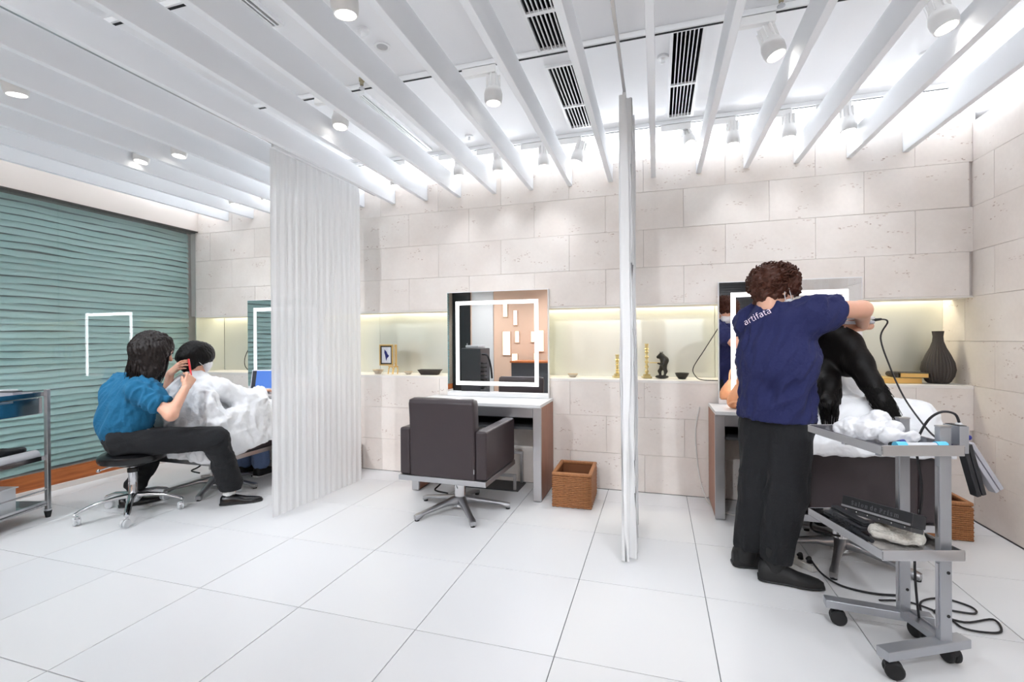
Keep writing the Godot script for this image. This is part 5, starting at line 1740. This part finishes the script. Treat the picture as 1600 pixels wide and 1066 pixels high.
func cape_noise(seed_: int, amp: float) -> Callable:
	var a := crease(seed_, V(0.15, 1, 0.1), 1.2, 8.0, amp)
	var b := crease(seed_ + 1, V(0.7, 0.3, -0.6), 2.0, 9.0, amp * 0.5)
	return func(p, n): return a.call(p, n) + b.call(p, n)

func left_client() -> void:
	var t := thing("person", "seated client with short black hair, white cape and face mask at the laptop", "person")
	var hc := V(-3.590, 1.095, -2.93)
	var hf := V(0.30, -0.10, -0.95)
	var neck := V(-3.565, 0.935, -2.895)
	var rs := V(-3.395, 0.845, -2.96)
	var re := V(-3.300, 0.70, -3.20)
	var rw := V(-3.480, 0.775, -3.475)
	var ls := V(-3.745, 0.845, -2.93)
	var le := V(-3.85, 0.68, -3.15)
	var lw := V(-3.76, 0.77, -3.44)
	var body := B()
	var s := Soft.new()
	s.cap(V(-3.575, 0.50, -2.98), V(-3.57, 0.80, -2.93), 0.11, 0.11, 0.05)
	s.cap(V(-3.57, 0.80, -2.93), neck, 0.10, 0.055, 0.05).cap(ls, rs, 0.045, 0.045, 0.04)
	s.chain([rs, re, rw], [0.045, 0.038, 0.027], 0.025).chain([ls, le, lw], [0.045, 0.038, 0.027], 0.025)
	s.chain([V(-3.49, 0.50, -3.0), V(-3.44, 0.50, -3.40), V(-3.47, 0.10, -3.46)], [0.07, 0.052, 0.04], 0.03)
	s.chain([V(-3.66, 0.50, -3.0), V(-3.66, 0.50, -3.40), V(-3.66, 0.10, -3.46)], [0.07, 0.052, 0.04], 0.03)
	s.into(body, 0.012)
	head(body, hc, hf, Vector3.UP, neck)
	hand(body, rw, V(-0.25, 0.0, -0.95), V(0, -1, 0), V(-0.95, 0, 0.25), [0.2, 0.35, 0.3], 0.15, 0.25)
	hand(body, lw, V(0.20, 0.0, -0.95), V(0, -1, 0), V(0.95, 0, 0.25), [0.2, 0.35, 0.3], 0.15, 0.25)
	put("body", body, M.skin, t)
	face_parts(t, hc, hf, Vector3.UP, true)
	var h := Soft.new()
	var f := hf.normalized()
	h.cap(hc + V(0, 0.038, 0.012), hc + V(0, 0.034, 0.0) + f * 0.03, 0.106, 0.104, 0.03)
	h.cap(hc + V(-0.02, 0.0, 0.05), hc + V(-0.005, -0.065, 0.055), 0.088, 0.060, 0.04)
	h.cap(hc + V(-0.075, 0.0, 0.0), hc + V(-0.075, -0.02, -0.02), 0.035, 0.03, 0.03)
	h.cap(hc + V(0.07, 0.03, 0.0), hc + V(0.085, 0.005, -0.02), 0.035, 0.028, 0.03)
	h.cap(hc + V(0, 0.05, 0) + f * 0.07, hc + V(0.0, 0.02, 0) + f * 0.085, 0.05, 0.035, 0.03)
	put("hair", h.into(B(), 0.006, wrinkle(52, V(0.2, 1, 0.2), 6.0, 70.0, 0.004)), M.hair_black, t)
	# cape over body and chair arms
	var c := Soft.new()
	c.cap(neck - V(0, 0.015, 0), neck - V(0, 0.07, 0), 0.066, 0.105, 0.03)
	c.cap(V(-3.57, 0.80, -2.93), V(-3.57, 0.50, -3.0), 0.165, 0.23, 0.06)
	c.cap(ls, rs, 0.078, 0.078, 0.06)
	c.chain([rs, re, rw.lerp(re, 0.12)], [0.082, 0.100, 0.062], 0.06)
	c.chain([ls, le, lw.lerp(le, 0.12)], [0.082, 0.095, 0.062], 0.06)
	c.cap(re, V(-3.47, 0.64, -3.12), 0.09, 0.13, 0.08)
	c.cap(V(-3.49, 0.52, -3.0), V(-3.42, 0.56, -3.40), 0.13, 0.115, 0.06)
	c.cap(V(-3.66, 0.52, -3.0), V(-3.68, 0.56, -3.40), 0.13, 0.115, 0.06)
	drape(c, V(-3.245, 0.645, -2.82), V(-3.245, 0.645, -3.44), V(-3.205, 0.36, -2.80), V(-3.195, 0.36, -3.50), 7, 0.05)
	drape(c, V(-3.875, 0.645, -2.82), V(-3.875, 0.645, -3.44), V(-3.915, 0.36, -2.80), V(-3.925, 0.36, -3.50), 7, 0.05)
	drape(c, V(-3.84, 0.635, -3.42), V(-3.28, 0.635, -3.42), V(-3.88, 0.40, -3.50), V(-3.24, 0.40, -3.50), 6, 0.05)
	drape(c, V(-3.80, 0.82, -2.80), V(-3.32, 0.82, -2.80), V(-3.86, 0.34, -2.745), V(-3.26, 0.34, -2.745), 9, 0.052)
	c.cap(V(-3.57, 0.84, -2.87), V(-3.57, 0.70, -2.80), 0.14, 0.16, 0.08)
	c.cut(V(-3.5, 0.385, -3.0), V(-0.10, -1, -0.16).normalized())
	put("cape", c.into(B(), 0.0125, cape_noise(53, 0.026)), M.cape, t)
	# trousers and sneakers below the cape
	var tr := Soft.new()
	tr.chain([V(-3.44, 0.47, -3.42), V(-3.47, 0.13, -3.46)], [0.070, 0.075], 0.03).chain([V(-3.66, 0.47, -3.42), V(-3.66, 0.13, -3.46)], [0.070, 0.075], 0.03)
	tr.cap(V(-3.50, 0.46, -3.05), V(-3.45, 0.47, -3.40), 0.085, 0.075, 0.03).cap(V(-3.65, 0.46, -3.05), V(-3.66, 0.47, -3.40), 0.085, 0.075, 0.03)
	put("trousers", tr.into(B(), 0.012, wrinkle(55, V(0, 1, 0), 2.0, 9.0, 0.012)), M.jeans, t)
	shoe(t, "sneaker", V(-3.475, 0.0, -3.40), V(-3.455, 0.0, -3.66), 0.095, 0.085, M.boot, M.white, 0.8)
	shoe(t, "sneaker", V(-3.665, 0.0, -3.40), V(-3.665, 0.0, -3.66), 0.095, 0.085, M.boot, M.white, 0.8)

func standing_stylist() -> void:
	var t := thing("person", "standing stylist with curly brown hair, navy lettered T-shirt and black trousers", "person")
	var F := V(0.50, 0, -0.866)
	var R := V(0.866, 0, 0.50)
	var hc := V(0.598, 1.485, -2.835)
	var hf := V(0.72, -0.42, -0.55).normalized()
	var hu := V(0.30, 0.9, -0.2)
	var neck := V(0.566, 1.385, -2.80)
	var chest := V(0.602, 1.16, -2.80)
	var pel := V(0.608, 0.80, -2.795)
	var rs := V(0.765, 1.372, -2.745)
	var re := V(1.005, 1.372, -2.850)
	var rw := V(1.068, 1.292, -3.02)
	var ls := V(0.500, 1.335, -2.900)
	var le := V(0.665, 1.185, -3.09)
	var lw := V(0.905, 1.345, -3.10)
	var rh := V(0.655, 0.76, -2.755)
	var lh := V(0.545, 0.76, -2.845)
	var rk := V(0.625, 0.43, -2.715)
	var lk := V(0.520, 0.43, -2.830)
	var ra := V(0.575, 0.09, -2.690)
	var la := V(0.462, 0.09, -2.808)
	var body := B()
	var s := Soft.new()
	s.cap(pel, chest, 0.115, 0.13, 0.05, F, 0.75).cap(chest, neck - V(0, 0.03, 0), 0.12, 0.055, 0.05).cap(ls.lerp(chest, 0.1), rs.lerp(chest, 0.1), 0.05, 0.05, 0.04)
	s.chain([rs, re, rw], [0.052, 0.043, 0.028], 0.028)
	s.chain([ls, le, lw], [0.05, 0.042, 0.028], 0.028)
	s.chain([rh, rk, ra], [0.085, 0.06, 0.045], 0.03)
	s.chain([lh, lk, la], [0.085, 0.06, 0.045], 0.03)
	s.into(body, 0.012)
	head(body, hc, hf, hu, neck)
	# right hand closed round the iron's handle, left hand steadying the tip
	hand(body, rw, V(-0.95, -0.03, 0.10), V(0.0, 0.55, 0.8), V(0.0, 0.8, -0.55), [0.35, 0.55, 0.45], 0.10, 0.45)
	hand(body, lw, V(0.85, 0.05, 0.15), V(0.1, -0.6, 0.75), V(-0.1, 0.6, 0.6), [0.4, 0.6, 0.4], 0.05, 0.4)
	put("body", body, M.skin, t)
	face_parts(t, hc, hf, hu, true)
	var sh := Soft.new()
	sh.cap(pel + V(-0.012, 0.0, 0.0), chest - V(0.0, 0.04, 0), 0.185, 0.180, 0.06, F, 0.80)
	sh.cap(chest - V(0, 0.04, 0), chest + V(-0.005, 0.09, 0), 0.190, 0.150, 0.06, F, 0.8)
	sh.cap(ls + V(0.005, -0.03, 0), rs + V(-0.02, -0.045, 0), 0.084, 0.088, 0.07)
	sh.cap(neck - V(0.0, 0.06, 0), neck - V(-0.005, 0.02, 0), 0.085, 0.062, 0.05)
	sh.cap(rs, rs.lerp(re, 0.40), 0.074, 0.076, 0.05)
	sh.cap(rs.lerp(re, 0.1) - V(0, 0.045, 0), rs.lerp(re, 0.36) - V(0, 0.03, 0), 0.062, 0.062, 0.06)
	sh.cap(ls, ls.lerp(le, 0.62), 0.072, 0.080, 0.05)
	sh.cut(V(0.6, 0.80, -2.8), V(-0.03, -1, 0).normalized())
	var ad := (re - rs).normalized()
	sh.cut(rs + ad * 0.118, ad)
	put("shirt", sh.into(B(), 0.0095, crease(61, V(0.50, 0.83, -0.1), 1.8, 11.0, 0.030)), M.navy_shirt, t)
	# lettering laid on the cloth
	var tm := TextMesh.new()
	tm.text = "artifata"
	tm.font = sysfont("Droid Sans")
	tm.font_size = 80
	tm.pixel_size = 0.00056
	tm.depth = 0.0
	tm.curve_step = 1.0
	var arr := tm.surface_get_arrays(0)
	var vs: PackedVector3Array = arr[Mesh.ARRAY_VERTEX]
	var ti: PackedInt32Array = arr[Mesh.ARRAY_INDEX]
	var e1 := V(0.1400, 0.062, -0.010).normalized()
	var din := V(0.22, -0.05, -0.97).normalized()
	var e2 := e1.cross(din).normalized()
	if e2.y < 0.0:
		e2 = -e2
	var o := V(0.455, 1.352, -2.55)
	var lm := B()
	var disp := crease(61, V(0.50, 0.83, -0.1), 1.8, 11.0, 0.030)
	for i in vs.size():
		var p := o + e1 * vs[i].x + e2 * vs[i].y
		var k := 0
		while k < 70 and sh.at(p) - maxf(float(disp.call(p, Vector3.ZERO)), 0.0) > 0.0075:
			p += din * 0.005
			k += 1
		lm.vert(p - din * 0.0015, -din)
	for i in range(0, ti.size(), 3):
		lm.face(ti[i], ti[i + 1], ti[i + 2])
	put("lettering", lm, M.print_white, t)
	var tr := Soft.new()
	tr.cap(pel - R * 0.05, pel + R * 0.05, 0.115, 0.115, 0.05)
	tr.chain([rh, rk, ra + V(0, 0.035, 0)], [0.110, 0.096, 0.074], 0.03)
	tr.chain([lh, lk, la + V(0, 0.035, 0)], [0.120, 0.096, 0.074], 0.03)
	tr.cut(V(0, 0.845, 0), V(0, 1, 0))
	tr.cut(V(0, 0.095, 0), V(0, -1, 0))
	put("trousers", tr.into(B(), 0.0105, crease(62, V(0.1, 1, 0), 3.0, 10.0, 0.016)), M.black_cloth, t)
	for q in [[V(0.490, 0, -2.690), V(0.772, 0, -2.655), ra], [V(0.385, 0, -2.812), V(0.640, 0, -2.835), la]]:
		shoe(t, "boot", q[0], q[1], 0.105, 0.085, M.boot, M.black)
		put("boot_shaft", B().tube([q[2] + V(-0.018, -0.06, 0), q[2] + V(-0.01, 0.0, 0), q[2] + V(0, 0.07, 0)], [0.052, 0.054, 0.056], 16), M.boot, t)
	# curly hair
	var h := Soft.new()
	h.cap(hc + V(-0.02, 0.035, 0.015), hc + V(0.03, 0.045, -0.02), 0.100, 0.098, 0.03)
	h.cap(hc + V(-0.05, -0.02, 0.03), hc + V(-0.055, -0.045, 0.02), 0.062, 0.05, 0.03)
	h.cap(hc + V(0.08, 0.04, -0.055), hc + V(0.105, 0.005, -0.07), 0.055, 0.04, 0.03)
	var hm := h.into(B(), 0.007, wrinkle(63, V(1, 0.2, 0.3), 30.0, 38.0, 0.016))
	var r := RandomNumberGenerator.new()
	r.seed = 14
	for i in 620:
		var d := V(r.randfn(), r.randfn(), r.randfn()).normalized()
		if d.y < -0.35 or (d.dot(V(0.72, -0.25, 0.25).normalized()) > 0.62):
			continue
		var c := hc + V(-0.003, 0.036, 0.0) + d * V(0.112, 0.098, 0.108) * r.randf_range(0.96, 1.18) + hf * 0.01
		var ax := d.cross(V(r.randfn(), r.randfn(), r.randfn())).normalized()
		var u := ax.cross(d).normalized()
		var pts := []
		var n := 9
		var cr := r.randf_range(0.008, 0.015)
		for k in n + 1:
			var a := k * 0.85 + r.randf() * 0.1
			pts.append(c + (d * cos(a) + u * sin(a)) * cr + ax * (k - n * 0.5) * 0.0042)
		hm.tube(pts, r.randf_range(0.0022, 0.0042), 5, true)
	put("hair", hm, M.hair_curl, t)
	# the straightening iron in the hands
	var a0 := V(0.835, 1.318, -2.955)
	var a1 := V(1.105, 1.322, -2.995)
	var ir := thing("hair_straightener", "black and silver hair straightener held level by the standing stylist", "hair iron")
	var dx := (a1 - a0).normalized()
	var xf := Transform3D(Basis(dx, Vector3.UP, dx.cross(Vector3.UP)), a0)
	for k in 2:
		var yy := 0.014 * (1.0 if k == 0 else -1.0)
		put("plate", BX(xf).box(V(0.06, yy * 0.75, 0), V(0.13, 0.014, 0.030), 0.004), M.plastic_dark, ir)
		put("handle", BX(xf).box(V(0.195, yy * 0.8, 0), V(0.17, 0.018, 0.028), 0.007), M.iron_grey if k == 1 else M.iron_pale, ir)
	put("cord_neck", BX(xf).tube([V(0.275, 0, 0), V(0.315, 0.004, 0)], [0.009, 0.006], 8), M.black, ir)
	put("accent", BX(xf).box(V(0.19, 0.0205, 0.002), V(0.10, 0.003, 0.016), 0.001), M.blue, ir)
	tag(put("iron_cable", B().tube(curve([xf * V(0.312, 0.004, 0), xf * V(0.345, -0.012, 0.0), V(1.150, 1.225, -3.02), V(1.150, 1.06, -2.90), V(1.135, 0.93, -2.72), V(1.110, 0.83, -2.47), V(1.075, 0.818, -2.30)], 8), 0.0042, 6), M.cord_dark), "dark cord hanging from the held straightener to the trolley", "cord")

func right_client() -> void:
	var t := thing("person", "seated client with very long black hair held out, white cape, facing mirror", "person")
	var hc := V(0.925, 1.165, -3.16)
	var hf := V(0.0, -0.12, -1.0)
	var neck := V(0.93, 1.01, -3.12)
	var rs := V(1.11, 0.90, -3.13)
	var ls := V(0.75, 0.90, -3.13)
	var re := V(1.21, 0.70, -3.25)
	var le := V(0.66, 0.70, -3.25)
	var rw := V(1.05, 0.62, -3.45)
	var lw := V(0.84, 0.62, -3.45)
	var body := B()
	var s := Soft.new()
	s.cap(V(0.94, 0.50, -3.15), V(0.93, 0.84, -3.13), 0.11, 0.11, 0.05).cap(V(0.93, 0.84, -3.13), neck, 0.10, 0.055, 0.05).cap(ls, rs, 0.045, 0.045, 0.04)
	s.chain([rs, re, rw], [0.045, 0.038, 0.027], 0.025).chain([ls, le, lw], [0.045, 0.038, 0.027], 0.025)
	s.chain([V(1.02, 0.50, -3.15), V(1.03, 0.50, -3.55), V(1.03, 0.10, -3.60)], [0.07, 0.052, 0.04], 0.03)
	s.chain([V(0.86, 0.50, -3.15), V(0.85, 0.50, -3.55), V(0.85, 0.10, -3.60)], [0.07, 0.052, 0.04], 0.03)
	s.into(body, 0.013)
	head(body, hc, hf, Vector3.UP, neck)
	hand(body, rw, V(-0.7, -0.1, -0.6), V(0, -1, 0), V(-0.3, 0, -0.9), [0.3, 0.4, 0.3])
	hand(body, lw, V(0.7, -0.1, -0.6), V(0, -1, 0), V(0.3, 0, -0.9), [0.3, 0.4, 0.3])
	put("body", body, M.skin, t)
	face_parts(t, hc, hf, Vector3.UP, true)
	var c := Soft.new()
	c.cap(neck - V(0, 0.01, 0), neck - V(0, 0.07, 0), 0.066, 0.105, 0.03)
	c.cap(V(0.93, 0.86, -3.12), V(0.94, 0.62, -3.14), 0.165, 0.22, 0.06)
	c.cap(ls, rs, 0.078, 0.078, 0.06)
	c.chain([rs, re, rw], [0.085, 0.095, 0.08], 0.06)
	c.chain([ls, le, lw], [0.085, 0.095, 0.08], 0.06)
	c.cap(V(1.02, 0.54, -3.15), V(1.03, 0.55, -3.55), 0.13, 0.12, 0.06)
	c.cap(V(0.86, 0.54, -3.15), V(0.85, 0.55, -3.55), 0.13, 0.12, 0.06)
	drape(c, V(0.755, 0.83, -3.0), V(1.215, 0.83, -3.0), V(0.735, 0.835, -2.84), V(1.235, 0.835, -2.84), 4, 0.05)
	drape(c, V(0.735, 0.835, -2.84), V(1.235, 0.835, -2.84), V(0.70, 0.60, -2.770), V(1.28, 0.60, -2.770), 6, 0.045)
	drape(c, V(1.255, 0.66, -2.80), V(1.255, 0.66, -3.42), V(1.32, 0.58, -2.80), V(1.32, 0.58, -3.44), 3, 0.045)
	drape(c, V(0.715, 0.66, -2.80), V(0.715, 0.66, -3.42), V(0.65, 0.58, -2.80), V(0.65, 0.58, -3.44), 3, 0.045)
	c.cut(V(0.98, 0.645, -2.8), V(0.05, -1, 0.0).normalized())
	put("cape", c.into(B(), 0.012, cape_noise(71, 0.020)), M.cape, t)
	shoe(t, "shoe", V(1.03, 0.0, -3.54), V(1.03, 0.0, -3.78), 0.09, 0.07, M.boot, M.black)
	shoe(t, "shoe", V(0.85, 0.0, -3.54), V(0.85, 0.0, -3.78), 0.09, 0.07, M.boot, M.black)
	put("trousers", Soft.new().chain([V(1.03, 0.50, -3.30), V(1.03, 0.48, -3.55), V(1.03, 0.11, -3.60)], [0.085, 0.07, 0.06], 0.03).chain([V(0.85, 0.50, -3.30), V(0.85, 0.48, -3.55), V(0.85, 0.11, -3.60)], [0.085, 0.07, 0.06], 0.03).into(B(), 0.013), M.black_cloth, t)
	# hair: crown, the mass down the back, and the section drawn out to the right
	var h := Soft.new()
	h.cap(hc + V(0, 0.035, 0.012), hc + V(0, 0.03, -0.03), 0.103, 0.100, 0.03)
	h.cap(hc + V(-0.02, 0.03, 0.06), hc + V(-0.03, -0.10, 0.085), 0.080, 0.066, 0.04)
	h.chain([V(0.900, 1.09, -3.06), V(0.872, 0.97, -2.92), V(0.838, 0.89, -2.80), V(0.824, 0.815, -2.735)], [0.064, 0.044, 0.020, 0.003], 0.08)
	h.chain([V(0.895, 1.20, -3.03), V(0.935, 1.235, -3.00)], [0.062, 0.050], 0.04)
	h.chain([V(0.935, 1.225, -3.00), V(0.985, 1.19, -2.97), V(1.012, 1.09, -2.90), V(1.035, 0.99, -2.82), V(1.055, 0.91, -2.755), V(1.070, 0.845, -2.715)], [0.050, 0.052, 0.047, 0.034, 0.014, 0.003], 0.08)
	h.cap(V(0.955, 1.15, -3.0), V(0.99, 1.05, -2.985), 0.058, 0.035, 0.04)
	h.chain([V(0.885, 1.245, -2.995), V(0.875, 1.295, -2.985)], [0.040, 0.030], 0.02)
	h.chain([V(1.05, 0.92, -2.76), V(1.035, 0.85, -2.72)], [0.028, 0.008], 0.03)
	var fl := wrinkle(72, V(0.30, 1, 0.0), 2.0, 75.0, 0.001)
	var hm := h.into(B(), 0.0065, fl)
	var r := RandomNumberGenerator.new()
	r.seed = 19
	var path := curve([V(0.935, 1.235, -3.0), V(0.985, 1.19, -2.97), V(1.012, 1.09, -2.90), V(1.035, 0.99, -2.82), V(1.055, 0.91, -2.755), V(1.075, 0.825, -2.705)], 5)
	for i in 800:
		var a := r.randf() * TAU
		var w := V(cos(a) * 0.9, sin(a) * 0.45, sin(a) * 0.6)
		var m := r.randf_range(0.86, 1.0)
		var cut := r.randi_range(0, 8)
		var pts := []
		var rad := []
		for k in path.size() - cut:
			var q := float(k) / (path.size() - 1)
			pts.append(path[k] + w * m * lerpf(0.052, 0.066, minf(q * 3.0, 1.0)) * (1.0 - 0.40 * q * q) + V(0.012, -0.01, 0.006) * q * q * r.randfn())
			rad.append(0.0023 * (1.0 - 0.6 * q))
		hm.tube(pts, rad, 4, true)
	for i in 320:
		var a := r.randf() * TAU
		var o := V(cos(a) * 0.068, 0, sin(a) * 0.052) * r.randf_range(0.7, 1.0)
		var dn := r.randf_range(0.19, 0.33)
		hm.tube(curve([V(0.900, 1.09, -3.06) + o, V(0.855, 0.93, -2.86) + o * 0.9, V(0.822, 1.08 - dn, -2.735) + o * 0.55], 4), [0.003, 0.003, 0.003, 0.003, 0.0028, 0.0026, 0.0022, 0.0016, 0.0008], 4, true)
	put("hair", hm, M.hair_black, t)
